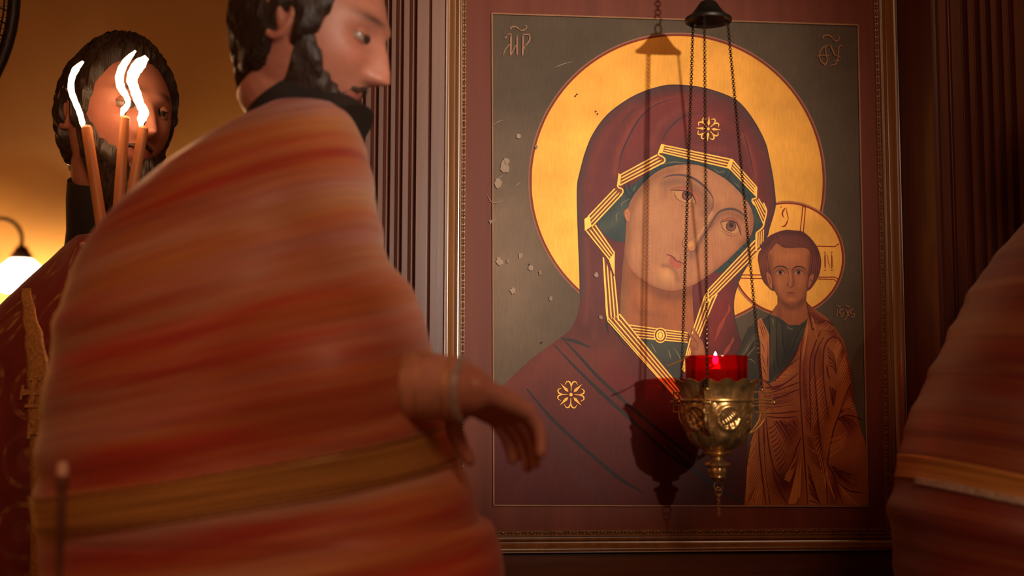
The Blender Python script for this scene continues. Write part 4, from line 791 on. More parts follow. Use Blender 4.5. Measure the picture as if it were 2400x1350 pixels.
def person(name, label, base, head, neck, chest, pelvis, arms, foot_dir, beard_len=.03, hair_back=-.115, skin=(.44, .17, .11)):
    """head: (centre, yaw, pitch, roll); one continuous body, head to feet"""
    root = thing(name, label, 'person', base)
    M = head_matrix(*head); Mi = M.inverted(); bm = bmesh.new()
    X, Y, Z, U, V = head_grid(); grid_mesh(bm, X, Y, Z, M)
    for s in (-1, 1):                                            # ears
        tube(bm, [M @ Vector((s*(.074+.010*math.sin(a_)*.3+.005), .012+.017*math.cos(a_), .002+.030*math.sin(a_))) for a_ in np.linspace(0, 2*PI, 18, False)], .0048, 8, closed=True)
        ball(bm, M @ Vector((s*.073, .013, .002)), .020, 12, (.35, .7, 1.1))
    hc = M @ Vector((0, .018, -.075)); N, Cc, Pv = Vector(neck), Vector(chest), Vector(pelvis)
    tube(bm, [hc+(hc-N)*.25, hc, N, N+(Cc-N)*.4], [.050, .052, .053, .058], 20)
    d = foot_dir; d = Vector(d).normalized(); sd = d.cross(Vector((0, 0, 1))).normalized()
    tube(bm, [N, N+(Cc-N)*.35, Cc, Cc+(Pv-Cc)*.5, Pv, Pv-Vector((0, 0, .08))], [.052, .070, .105, .10, .115, .10], 24, round_caps=True)
    for s in (-1, 1):
        sh = N+(Cc-N)*.70+sd*s*.112; tube(bm, [N+(Cc-N)*.5, sh], [.07, .046], 16, round_caps=True)
        hip = Pv+sd*s*.085; f = Vector((hip.x, hip.y, 0))+d*(.12*s)
        kn = (hip+f)/2+d*.03; kn.z = .50
        tube(bm, [hip, (hip+kn)/2, kn, (kn+f)/2+Vector((0, 0, .03)), f+Vector((0, 0, .09))], [.085, .075, .056, .052, .036], 16, round_caps=True)
        ar = arms[0 if s < 0 else 1]
        el, wr, hd, pn, sdn, curl = ar; el, wr = Vector(el), Vector(wr)
        tube(bm, [sh, (sh+el)/2, el, (el+wr)/2, wr], [.046, .042, .037, .035, .027], 14, round_caps=True)
        hand(bm, wr, hd, pn, sdn, curl)
        tube(bm, [f-d*.07+Vector((0, 0, .045)), f+Vector((0, 0, .05)), f+d*.10+Vector((0, 0, .035)), f+d*.17+Vector((0, 0, .028))], [.034, .042, .040, .026], 14, round_caps=True)
    me = remesh(bm, .0034)
    A3 = np.array(Mi)
    def col(co):
        h = co@A3[:3, :3].T+A3[:3, 3]; x, y, z = h.T; g = lambda a, s: np.exp(-(a/s)**2); ax = np.abs(x); fr = (y < -.03)
        C = np.tile(skin, (len(co), 1)).astype(float); inh = (np.abs(z) < .14)&(ax < .1)&(np.abs(y) < .14)
        def mixc(w_, c): nonlocal C; C += (w_*inh*fr)[:, None]*(np.array(c)-C)
        mixc(.8*g(x, .021)*g(z+.056, .009), (.36, .075, .06)); mixc(.45*g(ax-.04, .02)*g(z+.015, .02), (.50, .15, .095)); mixc(.4*g(x, .014)*g(z+.02, .014), (.48, .15, .10))
        mixc(.9*g(ax-.031, .020)*g(z-.035-.1*(.03-ax)*0, .0055), (.03, .015, .01)); mixc(.4*g(ax-.031, .018)*g(z-.010, .013), (.28, .10, .07))
        low = co[:, 2] < .11; C[low] = (.012, .010, .009)
        return C
    tone(me, col); body = bpy.data.objects.new('body', me); link(body); me.materials.append(SKIN.m); me.polygons.foreach_set('use_smooth', [True]*len(me.polygons)); set_parent(body, root)
    for s in (-1, 1):
        b = bmesh.new(); ec = Vector((s*.031, -.0705, .012)); ball(b, (0, 0, 0), .0118, 24)
        for zt in (.16, -.42):                                    # lids
            for v_ in list(bmesh.ops.create_uvsphere(b, u_segments=24, v_segments=14, radius=.0131)['verts']):
                if (zt > 0 and v_.co.z < zt*.0131) or (zt < 0 and v_.co.z > zt*.0131): v_.co.z = zt*.0131; v_.co.x *= .98; v_.co.y *= .98
        E_ = mesh_obj('eye', b, EYE.m, root); n_ball = None
        def ec_col(co):
            C = np.tile((.30, .22, .17), (len(co), 1)).astype(float); r_ = np.hypot(co[:, 0], co[:, 2]); f_ = co[:, 1] < 0
            C[(r_ < .0062)&f_] = (.05, .025, .012); C[(r_ < .0027)&f_] = (.004, .004, .004)
            C[np.linalg.norm(co, axis=1) > .0124] = np.array(skin)*.8; C[(np.abs(co[:, 2]-.16*.0131) < 1e-4)|(np.abs(co[:, 2]+.42*.0131) < 1e-4)] = (.10, .04, .03)
            return C
        tone(E_.data, ec_col); E_.data.transform(M @ Matrix.Translation(ec))
    # hair and beard
    X, Y, Z, U, V = head_grid(False); a_ = np.abs(U); sm = lambda t: t*t*(3-2*t)
    line = np.interp(a_, [0, .55, .85, 1.05, 1.2, 1.42, 1.52, 1.66, 1.8, PI], [.078, .074, .058, .030, -.024, -.044, -.006, -.012, -.07, hair_back])+.0015*np.sin(U*23)
    wgt = sm(np.clip((Z-line)/.026, 0, 1)); rough = wgt*(.0018*np.sin(U*37+3*np.sin(V*9))+.0014*np.sin(U*71+5*np.sin(V*5)))
    off = 1+(-.006+wgt*.020+rough)/.09
    b = bmesh.new(); grid_mesh(b, X*off, Y*off, Z*off, M); mesh_obj('hair', b, DARKHAIR, root)
    X, Y, Z, U, V = head_grid(True); a_ = np.abs(U)
    top = np.interp(a_, [0, .16, .30, .5, .9, 1.2, 1.38, 1.5], [-.070, -.069, -.052, -.048, -.034, .004, .014, -.2])+.002*np.sin(U*29)
    top = np.where(a_ > 1.5, -.2, top)
    wgt = sm(np.clip((top-Z)/.022, 0, 1)); wm = np.clip(1-np.abs(Z+.043+.02*a_)/.0075, 0, 1)*np.clip((.42-a_)/.12, 0, 1); wgt = np.maximum(wgt, sm(wm)*.62)
    rough = wgt*(.0016*np.sin(U*41+2*np.sin(Z*160))+.0012*np.sin(U*83+3*np.sin(Z*90)))
    off = 1+(-.006+wgt*(.019-.008*np.clip((a_-.8)/.5, 0, 1))+rough)/.09; low = sm(np.clip((-.075-Z)/.045, 0, 1))*np.clip(1.3-a_, 0, 1)
    b = bmesh.new(); grid_mesh(b, X*off, Y*off-low*beard_len*.35, Z*off-low*beard_len, M); mesh_obj('beard', b, GREYBEARD, root)
    return root, M
class Robe:
    """draped vestment: rings measured at several heights, with real folds pushed out of its surface"""
    def __init__(self, rings, yc, fold, slope, nt=240, nz=260, ex=.82):
        r = np.array(rings, float); self.r = r; self.yc = yc; self.fold = fold; self.slope = slope; self.nt, self.nz, self.ex = nt, nz, ex
        self.t = np.linspace(0, 1, len(r)); self.c = cr(r, 24); self.xc = r[:, 1:3].mean()
    def ring(self, z):
        c = self.c; o = np.argsort(c[:, 0]); return [np.interp(z, c[o, 0], c[o, k]) for k in range(1, c.shape[1])]
    def s(self, x, z): return z-np.interp(z, self.slope[0], self.slope[1])*(x-self.xc)
    def at(self, th, z, out=0):
        x0, x1, hy, dy = self.ring(z); e = self.ex; cx, hx = (x0+x1)/2, (x1-x0)/2
        co, si = np.cos(th), np.sin(th); bx = cx+hx*np.sign(co)*np.abs(co)**e; by = self.yc+dy+hy*np.sign(si)*np.abs(si)**e
        s_ = self.s(bx, z); f = self.fold(bx, by, z, th, s_)+out
        nx, ny = co/np.maximum(hx, .02), si/np.maximum(hy, .02); L = np.hypot(nx, ny); fade = np.clip((self.r[0, 0]-z)/.05, 0, 1)
        return bx+nx/L*(f*fade+out*0), by+ny/L*f*fade, z, s_, bx
    def grid(self, name, mat, parent, th0=0, th1=2*PI, z0=None, z1=None, out=0, nt=None, nz=None, zfun=None, thick=None):
        nt, nz = nt or self.nt, nz or self.nz; z0 = self.r[0, 0] if z0 is None else z0; z1 = self.r[-1, 0] if z1 is None else z1
        full = abs(th1-th0-2*PI) < 1e-6
        th = np.linspace(th0, th1, nt, endpoint=not full)+(PI/2 if full else 0); zz = np.linspace(z0, z1, nz)
        T, Zg = np.meshgrid(th, zz)
        if zfun is not None: Zg = zfun(T, np.linspace(0, 1, nz)[:, None]+0*T)
        x, y, z, s_, bx = self.at(T, Zg, out)
        V = np.stack([x, y, z], -1).reshape(-1, 3); m = nt if full else nt-1
        F = [(j*nt+i, (j+1)*nt+i, (j+1)*nt+(i+1) % nt, j*nt+(i+1) % nt) for j in range(nz-1) for i in range(m)]
        me = bpy.data.meshes.new(name); me.from_pydata(V.tolist(), [], F); uv = me.uv_layers.new(name='cloth')
        UV = np.stack([bx.ravel()+.13*np.sign(np.sin(T)).ravel()*0, s_.ravel()], 1); UV2 = np.stack([(T*.26).ravel(), Zg.ravel()], 1)
        idx = np.array(F).ravel(); uv.data.foreach_set('uv', UV[idx].astype('f4').ravel())
        tt = (T*.26); uvb = me.uv_layers.new(name='round'); W = np.stack([tt.ravel(), Zg.ravel()], 1)[idx].reshape(-1, 4, 2)
        if full: W[:, 2:, 0] = np.where(W[:, 2:, 0] < W[:, :2, 0]-.5, W[:, 2:, 0]+2*PI*.26, W[:, 2:, 0])
        uvb.data.foreach_set('uv', W.astype('f4').ravel())
        o = bpy.data.objects.new(name, me); link(o); me.materials.append(mat); me.polygons.foreach_set('use_smooth', [True]*len(F))
        sm = o.modifiers.new('thickness', 'SOLIDIFY'); sm.thickness = thick or .003; sm.offset = 1
        if parent: set_parent(o, parent)
        return o
def zpx(py, y, px): return P(px, py, y).z
def rings_px(rows, y):
    """rows: photo y, left and right outline, half depth, depth shift"""
    out = []
    for py, a, b, hy, dy in rows:
        m = P((a+b)/2, py, y); out.append((m.z, P(a, py, y).x, P(b, py, y).x, hy, dy))
    return out
def striped(name, red_a, red_b, gold, silver, gold_amt=.5, silver_amt=.5, off=0.):
    m = NT(name); uv = m.n('UVMap', uv_map='cloth')
    def ns(sx, sy, d=3, o=0):
        mp = m.n('Mapping'); mp.inputs['Scale'].default_value = (sx, sy, 1); mp.inputs['Location'].default_value = (o+off, o*1.7, 0); m.l(uv.outputs[0], mp.inputs[0]); return m.noise(mp.outputs[0], 1, d, .6)
    c = m.ramp(ns(1.6, 30, 5), [(.32, red_a), (.62, red_b)])
    k = 1-gold_amt; c = m.mix(m.ramp(ns(1.3, 22, 4, 7.3), [(.36+.2*k, (0, 0, 0)), (.56+.2*k, (.85, .85, .85))]), c, gold)
    k = 1-silver_amt; c = m.mix(m.ramp(ns(1.5, 17, 5, 3.1), [(.40+.2*k, (0, 0, 0)), (.66+.2*k, (.8, .8, .8))]), c, silver)
    th = ns(7, 330, 2, 1.4); c = m.mix(.45, c, m.ramp(th, [(.35, (.72, .72, .72)), (.65, (1.3, 1.28, 1.25))]), 'MULTIPLY')
    m.l(c, m.b.inputs['Base Color']); m.set(Roughness=.5, Sheen_Weight=.15); m.bump(th, .12, .001); return m.m
GALLOON = NT('gold_galloon'); uv = GALLOON.n('UVMap', uv_map='cloth'); mp = GALLOON.n('Mapping'); mp.inputs['Scale'].default_value = (4, 210, 1); GALLOON.l(uv.outputs[0], mp.inputs[0]); f = GALLOON.noise(mp.outputs[0], 1, 3)
GALLOON.l(GALLOON.ramp(f, [(.3, (.30, .12, .03)), (.7, (.66, .33, .09))]), GALLOON.b.inputs['Base Color']); GALLOON.set(Roughness=.4, Metallic=.25); GALLOON.bump(f, .2, .001)
SILVER = simple('silver_trim', (.40, .32, .28), .45, .2, var=.3, vs=150); GOLDTRIM = simple('gold_braid', (.50, .24, .075), .42, .3, bump=(400, .3), var=.3, vs=200)
ridge = lambda a, p=1.6: (.5+.5*np.sin(a))**p

# the celebrant bowing past in front, seen in profile
BY = -.45
bro = rings_px([(272, 628, 806, .085, .0), (300, 596, 826, .12, .0), (352, 535, 845, .18, 0), (400, 470, 858, .205, -.01), (460, 400, 870, .22, -.02), (530, 322, 882, .23, -.03), (610, 246, 908, .235, -.03), (700, 198, 955, .24, -.04), (850, 172, 1005, .245, -.05), (1000, 164, 1040, .25, -.05), (1200, 160, 1095, .25, -.05), (1350, 160, 1150, .25, -.05)], BY)
bro += [(.55, bro[-1][1]-.0, bro[-1][2]+.03, .26, -.06), (.04, bro[-1][1]-.02, bro[-1][2]+.05, .27, -.06)]
EB = P(790, 890, BY)
def bump_(x, y, z): return (y < BY)*.055*np.exp(-((x-EB.x)/.075)**2-((z-EB.z-.01)/.08)**2)
def hang(th, z): return .016*ridge(th*11+1.3*np.sin(z*4), 1.4)+.009*ridge(th*25+2*np.sin(z*3)+1, 1.3)-.010
def low_(z):
    t = np.clip((z-.92)/.26, 0, 1); return t*t*(3-2*t)
def bfold(x, y, z, th, s):
    w_ = 1.1*np.sin(x*4.2+z*3)+.7*np.sin(x*9+2+z*5)+.5*np.sin(x*17+s*30)
    a1 = .5+.5*np.sin(x*5+s*11+1); a2 = .5+.5*np.sin(x*7-s*15+2.2)
    up = low_(z); return up*(.0065*ridge(s*50+1.5*w_, 2.2)*a1+.0055*ridge(s*83+1.3*w_+2, 2)*a2+.0016*ridge(s*170+2*w_+1, 1.5)*(1-.6*a1)+.006*np.sin(s*13+x*3))*.9+bump_(x, y, z)+(1-up)*hang(th, z)
B = Robe(bro, BY, bfold, ([.0, 1.1, 1.30, 1.45, 1.62, 1.75], [.05, .10, .19, .29, .40, .5]), 260, 420)
bh = P(728, 82, BY)
broot, BM = person('person', 'bowing person in red, gold and silver striped vestment crossing before the icon, hand outstretched', (PX(560, BY), BY, 0), (bh, 74, 20, 0, 1.04), P(708, 300, BY), P(630, 560, BY-.03), (PX(520, BY), BY-.05, .92),
    [(P(640, 900, BY+.08), P(800, 1100, BY+.06), (.5, .1, -.8), (0, -.5, -.3), -1, .4), (P(800, 893, BY-.215), P(1098, 914, BY-.262), (.62, .62, -.34), (.3, .2, -.9), 1, .55)], (1, 0, 0), .05)
STRIPE = striped('striped_brocade', (.31, .022, .014), (.50, .056, .026), (.56, .225, .068), (.55, .34, .27), .55, .66)
B.grid('cape', STRIPE, broot)['label'] = 'striped red brocade cape with sweeping folds'
def along(s0, s1):
    """heights that keep to one cloth stripe as it wraps round"""
    def zf(T, t):
        st = s0+(s1-s0)*t; z = st.copy()+.0
        for _ in range(12):
            x = B.at(T, z)[4]; z = st+np.interp(z, B.slope[0], B.slope[1])*(x-B.xc)
        return z
    return zf
def s_at(px, py): p = P(px, py, BY-.2); return float(B.s(p.x, p.z))
sg0, sg1 = s_at(700, 1075), s_at(700, 1150)
gband = B.grid('gold_band', GALLOON.m, broot, PI*1.02, PI*1.98, out=.0035, nt=160, nz=14, zfun=along(sg0, sg1), thick=.002); gband['label'] = 'broad gold galloon sewn across the cape'
for a, b_, mt_ in ((1066, 1071, GOLDTRIM), (1154, 1159, GOLDTRIM)):
    B.grid('gold_cord', mt_, gband, PI*1.02, PI*1.98, out=.005, nt=160, nz=4, zfun=along(s_at(700, a), s_at(700, b_)), thick=.002)
nk = P(708, 300, BY); hk = BM @ Vector((0, .02, -.075)); ax_ = (hk-nk)
b = bmesh.new(); tube(b, [nk-ax_*.5, nk+ax_*.1, nk+ax_*.45, nk+ax_*.62, nk+ax_*.60], [.086, .070, .064, .0615, .056], 40); mesh_obj('collar', b, simple('black_cassock_cloth', (.012, .008, .007), .7, bump=(200, .2)), broot)
wa, wb = P(760, 889, BY-.208), P(1100, 914, BY-.262)
def on(t): return wa+(wb-wa)*t
b = bmesh.new(); tube(b, [on(t) for t in (-.15, .1, .25, .38, .46, .50)], [.07, .066, .060, .055, .051, .048], 28); mesh_obj('sleeve', b, simple('dark_red_damask', (.24, .026, .014), .55, bump=(40, .5), var=.4, vs=22), broot)
b = bmesh.new(); tube(b, [on(t) for t in (.44, .45, .62, .80, .97, .98)], [.034, .0375, .037, .0355, .033, .030], 36); cuff_ = mesh_obj('cuff', b, simple('rose_cuff_cloth', (.52, .23, .16), .55, bump=(60, .3), var=.25, vs=30), broot)
for t0, t1, mt_ in ((.53, .585, SILVER), (.60, .625, GOLDTRIM), (.70, .715, GOLDTRIM), (.88, .90, GOLDTRIM), (.935, .975, SILVER)):
    b = bmesh.new(); tube(b, [on(t0), on(t0+.003), on(t1-.003), on(t1)], [.035, .0378, .0372, .033] if t0 < .8 else [.032, .0362, .0352, .031], 36); mesh_obj('cuff_trim', b, mt_, cuff_)

# the robed person at the right edge
CY_ = -.42
cro = rings_px([(425, 2560, 2720, .07, 0), (455, 2510, 2780, .11, -.01), (510, 2440, 2840, .14, -.02), (580, 2375, 2880, .16, -.03), (680, 2300, 2905, .17, -.04), (800, 2220, 2925, .175, -.05), (950, 2145, 2935, .18, -.05), (1150, 2105, 2940, .18, -.05), (1350, 2100, 2945, .18, -.05)], CY_)
cro += [(.5, cro[-1][1]-.01, cro[-1][2]+.03, .185, -.06), (.04, cro[-1][1]-.03, cro[-1][2]+.05, .19, -.06)]
def cfold(x, y, z, th, s):
    w_ = .8*np.sin(x*5+z*4+1)
    a1 = .5+.5*np.sin(x*6+s*11); up = low_(z); return up*(.006*ridge(s*55+1.4*w_, 2.2)*a1+.004*ridge(s*97+1.5*w_+1, 2)*(1-.5*a1)+.0012*ridge(s*190+2*w_, 1.4)+.004*np.sin(s*17+x*3))*.9+(1-up)*hang(th, z)
Cb = Robe(cro, CY_, cfold, ([.0, 1.1, 1.3, 1.45, 1.6], [-.05, -.12, -.24, -.16, .05]), 220, 240)
croot, CM = person('person', 'person in dark red and gold robe leaving at the right edge of view', (PX(2500, CY_), CY_, 0), (P(2655, 265, CY_), 80, 6, 0, 1.03), P(2640, 450, CY_), P(2610, 640, CY_-.03), (PX(2540, CY_), CY_-.05, .92),
    [(P(2560, 960, CY_-.12), P(2800, 1000, CY_-.14), (1, -.1, 0), (0, .6, -.8), -1, .5), (P(2560, 960, CY_+.1), P(2800, 1000, CY_+.1), (1, .1, 0), (0, -.6, -.8), 1, .5)], (1, 0, 0), .03)
Cb.grid('robe', striped('dark_red_brocade', (.10, .007, .005), (.17, .018, .009), (.28, .10, .028), (.17, .11, .085), .42, .2, off=4.4), croot)['label'] = 'dark red brocade robe'
def alongC(s0, s1):
    def zf(T, t):
        st = s0+(s1-s0)*t; z = st.copy()
        for _ in range(12): x = Cb.at(T, z)[4]; z = st+np.interp(z, Cb.slope[0], Cb.slope[1])*(x-Cb.xc)
        return z
    return zf
def s_c(px, py): p = P(px, py, CY_-.17); return float(Cb.s(p.x, p.z))
Cb.grid('gold_band', GALLOON.m, croot, PI*.9, PI*1.9, out=.0035, nt=140, nz=12, zfun=alongC(s_c(2200, 1060), s_c(2200, 1125)), thick=.002)['label'] = 'gold galloon round the hem of the cape'
Cb.grid('silver_band', SILVER, croot, PI*1.02, PI*1.9, out=.0035, nt=140, nz=6, zfun=alongC(s_c(2330, 1150), s_c(2330, 1170)), thick=.002)['label'] = 'silver braid'

# the bearded candle bearer behind at left
AY = .12
aro = rings_px([(566, 190, 330, .07, -.01), (592, 165, 370, .095, -.01), (628, 128, 430, .12, 0), (672, 80, 500, .14, 0), (735, 12, 560, .155, 0), (820, -66, 600, .165, 0), (980, -120, 625, .17, 0), (1200, -140, 640, .175, 0), (1350, -150, 650, .18, 0)], AY)
aro += [(.5, aro[-1][1]-.02, aro[-1][2]+.02, .20, 0), (.04, aro[-1][1]-.05, aro[-1][2]+.05, .23, 0)]
def afold(x, y, z, th, s):
    d = np.clip((1.42-z)/.35, 0, 1)
    return d*(.012*ridge(th*13+1.2*np.sin(z*5))+.007*ridge(th*29+2*np.sin(z*3)+1, 1.3))+.004*np.sin(th*7+z*9)
Ar = Robe(aro, AY, afold, ([0, 2], [0, 0]), 240, 220)
ah = P(272, 282, AY-.06)
aroot, AM = person('person', 'dark-haired bearded person behind three lit tapers, in red brocade vestment', (PX(250, AY), AY, 0), (ah, 42, 4, 4, 1.08), P(258, 540, AY), P(255, 830, AY), (PX(250, AY), AY, .92),
    [(P(440, 960, AY-.04), P(322, 712, AY-.235), (-.6, -.1, .8), (-.3, -.9, 0), 1, 1.15), (P(60, 1000, AY-.0), P(110, 1230, AY-.02), (.1, -.2, -1), (1, 0, 0), 1, .4)], (.6, -.8, 0), .035)
am = NT('medallion_brocade'); uv = am.n('UVMap', uv_map='round'); mp = am.n('Mapping'); mp.inputs['Scale'].default_value = (9.5, 9.5, 1); am.l(uv.outputs[0], mp.inputs[0])
vo = am.n('TexVoronoi', feature='F1'); vo.inputs['Scale'].default_value = 1; vo.inputs['Randomness'].default_value = .12; am.l(mp.outputs[0], vo.inputs['Vector'])
wv = am.n('TexVoronoi', feature='F1'); wv.inputs['Scale'].default_value = 5.5; am.l(mp.outputs[0], wv.inputs['Vector'])
rg = am.ramp(vo.outputs['Distance'], [(.0, (1, 1, 1)), (.16, (.9, .9, .9)), (.19, (0, 0, 0)), (.33, (0, 0, 0)), (.36, (.8, .8, .8)), (.41, (.8, .8, .8)), (.44, (0, 0, 0))])
rg.node.color_ramp.interpolation = 'EASE'
lf = am.ramp(wv.outputs['Distance'], [(.25, (1, 1, 1)), (.5, (.15, .15, .15))]); pat = am.mix(1.0, rg, lf, 'MULTIPLY')
base_ = am.ramp(am.noise(mp.outputs[0], 3, 5), [(.3, (.13, .006, .006)), (.7, (.20, .014, .010))])
am.l(am.mix(pat, base_, (.34, .15, .045)), am.b.inputs['Base Color']); am.set(Roughness=.5, Sheen_Weight=.15); am.bump(wv.outputs['Distance'], .25, .001)
Ar.grid('vestment', am.m, aroot)['label'] = 'red vestment woven with gold medallions'
# gold seam band down the shoulder, embroidered crosses on it
def th_of(px, py):
    p = P(px, py, AY-.13); best = min(np.linspace(PI, 2*PI, 400), key=lambda t: abs(Ar.at(np.array(t), p.z)[0]-p.x)); return best, p.z
path = [th_of(*q) for q in ((56, 672), (72, 720), (92, 780), (104, 850), (112, 930), (122, 1040), (128, 1200), (130, 1340))]
tt = np.array([q[0] for q in path]); zz = np.array([q[1] for q in path])
nk = P(256, 548, AY); hk = AM @ Vector((0, .02, -.075)); ax_ = hk-nk
b = bmesh.new(); tube(b, [nk-ax_*.4, nk+ax_*.1, nk+ax_*.6, nk+ax_*.86, nk+ax_*.84], [.080, .068, .063, .058, .054], 40); mesh_obj('collar', b, simple('black_collar_cloth', (.012, .008, .007), .7, bump=(200, .2)), aroot)
b = bmesh.new(); L0 = None; zs = np.linspace(zz[0], zz[-1], 90)
uvp = []
for z_ in zs:
    tc_ = np.interp(-z_, -zz, tt); row = []
    for k in np.linspace(-1, 1, 7):
        x, y, z2_, _, _ = Ar.at(np.array(tc_+k*.075), np.array(z_), .004+.001*(1-k*k)); row.append(b.verts.new((float(x), float(y), float(z2_))))
    if L0:
        for i in range(6): b.faces.new((L0[i], row[i], row[i+1], L0[i+1]))
    L0 = row
o = gb_ = mesh_obj('gold_band', b, GOLDTRIM, aroot); o.modifiers.new('t', 'SOLIDIFY').thickness = .002
for px, py in ((96, 920), (118, 1010)):
    tc_, z_ = th_of(px, py); b = bmesh.new()
    for ang in range(4):
        for w0, w1, r0, r1 in ((.0035, .005, 0, .018), (.011, .011, .018, .023)):
            vv = []
            for rr, ww in ((r0, -w0), (r1, -w1), (r1, w1), (r0, w0)):
                dx, dz = (rr, ww) if ang == 0 else (-rr, -ww) if ang == 2 else (-ww, rr) if ang == 1 else (ww, -rr)
                x, y, z2_, _, _ = Ar.at(np.array(tc_+dx/.30), np.array(z_+dz), .0085); vv.append(b.verts.new((float(x), float(y), float(z2_))))
            b.faces.new(vv)
    o = mesh_obj('embroidered_cross', b, GOLDTRIM, gb_, smooth=False); o.modifiers.new('t', 'SOLIDIFY').thickness = .0015
wa, wb = P(440, 960, AY-.04), P(322, 712, AY-.235)
b = bmesh.new(); tube(b, [wa+(wb-wa)*t for t in (-.15, .2, .6, .85)], [.085, .08, .07, .062], 24); mesh_obj('sleeve', b, simple('plain_red_silk', (.18, .012, .010), .5, bump=(40, .4), var=.3), aroot)
b = bmesh.new(); tube(b, [wa+(wb-wa)*t for t in (.72, .74, .98, 1.0)], [.036, .040, .036, .033], 24); mesh_obj('cuff', b, GOLDTRIM, aroot)

# ------------------------------------------------------------------ tapers in the bearer's hand
wax = NT('beeswax'); v = wax.mapped((90, 90, 6)); f = wax.noise(v, 1, 3)
wax.l(wax.ramp(f, [(.3, (.50, .19, .062)), (.7, (.64, .28, .10))]), wax.b.inputs['Base Color']); wax.set(Roughness=.45, Subsurface_Weight=.5, Subsurface_Scale=.012); wax.b.inputs['Subsurface Radius'].default_value = (1, .4, .15)
WICK = simple('charred_wick', (.01, .008, .007), .9)
def taper(label, top, mid, bot, y, flame, fr):
    t0, t1, t2 = P(*top, y), P(*mid, y), P(*bot, y)
    root = thing('taper_candle', label, 'candle', t2, 'lit tapers held by the bearer')
    b = bmesh.new(); pts = cr([tuple(t2), tuple(t1), tuple(t0)], 8); tube(b, pts, list(np.linspace(.0092, .0078, len(pts))), 20)
    d = (t0-t1).normalized(); tube(b, [t0, t0+d*.003, t0+d*.0045], [.0078, .006, .002], 20); mesh_obj('wax_stick', b, wax.m, root)
    b = bmesh.new(); tube(b, [t0, t0+d*.008, t0+d*.012+Vector((.002, 0, 0))], .0011, 6); mesh_obj('wick', b, WICK, root)
    b = bmesh.new(); fp = cr([tuple(P(*q, y)) for q in flame], 6); r_ = np.interp(np.linspace(0, 1, len(fp)), np.linspace(0, 1, len(fr)), fr); wob = 1+.05*np.sin(np.arange(len(fp))*1.3)
    tube(b, fp, list(np.maximum(r_*wob, .0006)), 14); mesh_obj('flame', b, FLAME, root)
    m = P(*flame[len(flame)//2], y-.02); light('taper_light', 'POINT', m, .32, (1, .46, .22), .02)
    return root
taper('leftmost of the three lit tapers, leaning right, with the single narrow flame', (203, 300), (243, 565), (262, 760), -.148, [(195, 303), (193, 288), (186, 262), (176, 238), (167, 212), (168, 185), (178, 162), (195, 144)], [.001, .0038, .0040, .0040, .0044, .0042, .0048, .0016])
taper('middle one of three lit tapers, its thin flame tallest and reaching highest', (293, 278), (273, 560), (268, 760), -.126, [(284, 272), (290, 258), (300, 243), (296, 226), (284, 206), (280, 182), (287, 158), (300, 138), (318, 119)], [.001, .0046, .0034, .0042, .0058, .0060, .0056, .0046, .0014])
taper('rightmost of the three lit tapers, leaning left, with the broadest flame', (336, 302), (291, 560), (270, 760), -.106, [(329, 301), (332, 280), (337, 262), (328, 244), (320, 222), (314, 204), (309, 188), (315, 168), (328, 150), (344, 134)], [.001, .0066, .0074, .0062, .0074, .0070, .0078, .0088, .0094, .0040])

# ------------------------------------------------------------------ wall lamp, fan, candle post
WY = 1.86
wl = thing('wall_lamp', 'swan-neck wall lamp with glowing white glass shade on the ochre wall', 'wall lamp', (PX(-40, 2.2, 600), 2.2, PZ(600, 2.2, -40)))
kk = PX(51, WY)-PX(50, WY)
def lp(px, py): return P(px, py, WY)
LC = lp(49, 640)
def lz(py): return lp(49, py).z
SHADE = NT('opal_glass_lit'); SHADE.set(Base_Color=(1, .95, .85), Emission_Color=(1, .86, .62), Emission_Strength=7, Roughness=.2)
b = bmesh.new(); lathe(b, [(r*kk, lz(y)) for r, y in ((22, 606), (30, 612), (42, 622), (52, 636), (58, 650), (60, 660), (58, 670), (52, 677), (44, 682), (36, 684), (34, 683), (50, 672), (56, 660), (50, 638), (30, 616), (22, 610))], (LC.x, WY, 0), 40); mesh_obj('glass_shade', b, SHADE.m, wl)
b = bmesh.new(); lathe(b, [(r*kk, lz(y)) for r, y in ((.5, 573), (6, 574), (10, 578), (15, 580), (17, 588), (21, 592), (25, 596), (25, 608), (23, 609), (.5, 609))], (LC.x, WY, 0), 32); mesh_obj('lamp_holder', b, simple('bronze_fitting', (.07, .032, .016), .45, .6), wl)
b = bmesh.new(); tube(b, cr([tuple(lp(50, 577)), tuple(lp(51, 555)), tuple(lp(43, 533)), tuple(lp(24, 517)), tuple(lp(-2, 512)), tuple(P(-30, 525, 1.95)), tuple(P(-46, 565, 2.07)), tuple(P(-44, 600, 2.19))], 5), .0062, 10)
mesh_obj('swan_neck_arm', b, IRON, wl)
b = bmesh.new(); wp = P(-44, 600, 2.19); tube(b, [(wp.x, 2.2, wp.z), (wp.x, 2.185, wp.z), (wp.x, 2.178, wp.z)], [.05, .048, .02], 28); mesh_obj('wall_plate', b, simple('bronze_plate', (.07, .032, .016), .45, .6), wl)
light('wall_lamp_light', 'POINT', (LC.x, WY-.02, lz(700)), 64, (1, .62, .26), .05)
FY = .2
fc = P(-378, 0, FY); fr_ = PX(43, FY, 0)-fc.x
fan = thing('wall_fan', 'black wire-caged fan reaching in at the top left corner', 'fan', (-2.0, FY+.25, fc.z))
ft = Matrix.Translation(fc) @ Matrix.Rotation(math.radians(-4), 4, 'Z')
def fpnt(r, a, y): return ft @ Vector((r*math.cos(a), y, r*math.sin(a)))
b = bmesh.new()
tube(b, [fpnt(fr_, a, 0) for a in np.linspace(0, 2*PI, 72, False)], .011, 10, closed=True)
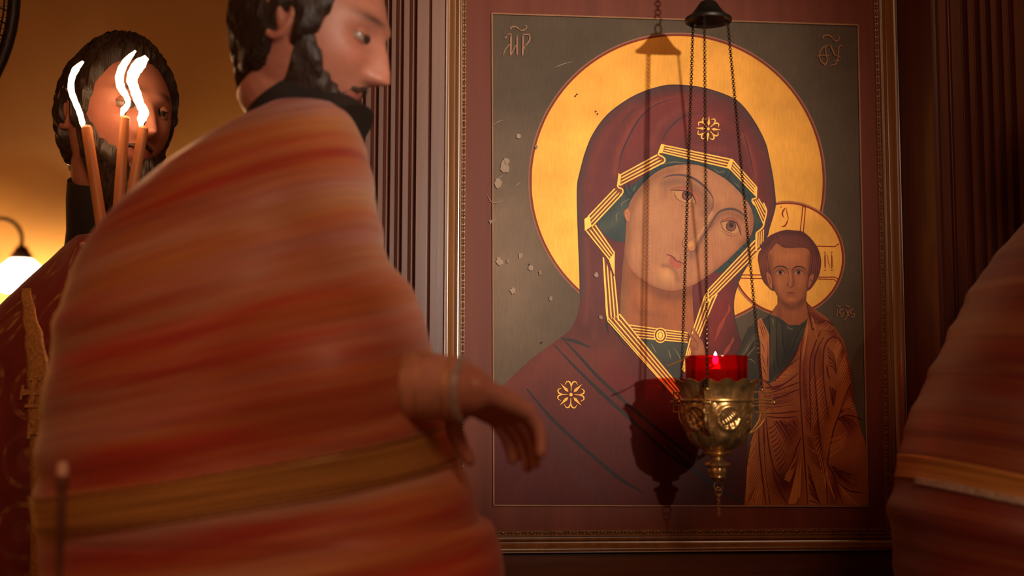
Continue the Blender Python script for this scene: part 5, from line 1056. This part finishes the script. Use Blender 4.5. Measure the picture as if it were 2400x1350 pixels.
for k in range(84):
    a = 2*PI*k/84
    tube(b, [fpnt(fr_*r_, a+.15*(1-r_), y_) for r_, y_ in ((.2, -.075), (.6, -.07), (.85, -.05), (.97, -.02), (1, 0), (.97, .03), (.8, .06), (.4, .075))], .0013, 5)
for r_, y_ in ((.2, -.075), (.45, -.073), (.65, -.068), (.85, -.05), (.97, -.02), (.8, .06), (.4, .075)): tube(b, [fpnt(fr_*r_, a, y_) for a in np.linspace(0, 2*PI, 60, False)], .0017, 5, closed=True)
mesh_obj('wire_guard', b, IRON, fan)
for k in range(3):
    b = bmesh.new(); g_ = []
    for i in range(9):
        r_ = .18+.62*i/8; wd = .30*math.sin(PI*(.18+.7*i/8)); row = [b.verts.new(fpnt(fr_*r_, 2*PI*k/3+wd*q+.2*i/8, .022*q+.001)) for q in np.linspace(-1, 1, 7)]; g_.append(row)
    for A, B_ in zip(g_, g_[1:]):
        for i in range(6): b.faces.new((A[i], A[i+1], B_[i+1], B_[i]))
    o = mesh_obj('blade', b, simple('smoked_plastic', (.03, .02, .016), .35), fan); o.modifiers.new('t', 'SOLIDIFY').thickness = .003
b = bmesh.new(); tube(b, [ft @ Vector((0, y_, 0)) for y_ in (-.05, -.04, .09, .17, .19)], [.02, .038, .05, .06, .03], 24); mesh_obj('motor', b, IRON, fan)
b = bmesh.new(); q0 = ft @ Vector((0, .15, 0)); tube(b, [q0, q0+Vector((0, .05, -.10)), Vector((-1.93, q0.y+.1, q0.z-.12)), Vector((-2.0, q0.y+.1, q0.z-.12))], .018, 12); box(b, -2.0, -1.98, q0.y+.03, q0.y+.17, q0.z-.22, q0.z-.02, .004); mesh_obj('wall_bracket', b, IRON, fan)

# slim candle post in the left foreground
SY = -.80
sp = P(147, 1083, SY); r0 = (PX(160, SY)-PX(134, SY))/2
post = thing('candle_post', 'slim metal candle post with pale cap standing by the striped cape', 'candle post', (sp.x, SY, 0))
b = bmesh.new(); tube(b, [sp, sp-Vector((0, 0, .003)), P(146, 1114, SY)], [r0*.85, r0, r0], 24); mesh_obj('candle_stub', b, simple('pale_wax', (.75, .45, .33), .4), post)
b = bmesh.new(); zt = P(146, 1114, SY).z; zr = P(146, 1136, SY).z
lathe(b, [(.0005, zt), (r0*1.0, zt), (r0*1.04, zt-.001), (r0*1.0, zr+.002), (r0*1.25, zr+.001), (r0*1.3, zr-.001), (r0*1.2, zr-.003), (r0*.9, zr-.004), (r0*.85, zr-.05), (r0*.7, zr-.06), (r0*.6, zr-.09), (r0*.6, .06), (r0*1.2, .05), (r0*3, .035), (r0*8, .02), (r0*9, .008), (r0*9, 0), (.0005, 0)], (sp.x, SY, 0), 32)
mesh_obj('post', b, simple('dark_brass_post', (.20, .08, .045), .35, .6, var=.3), post)
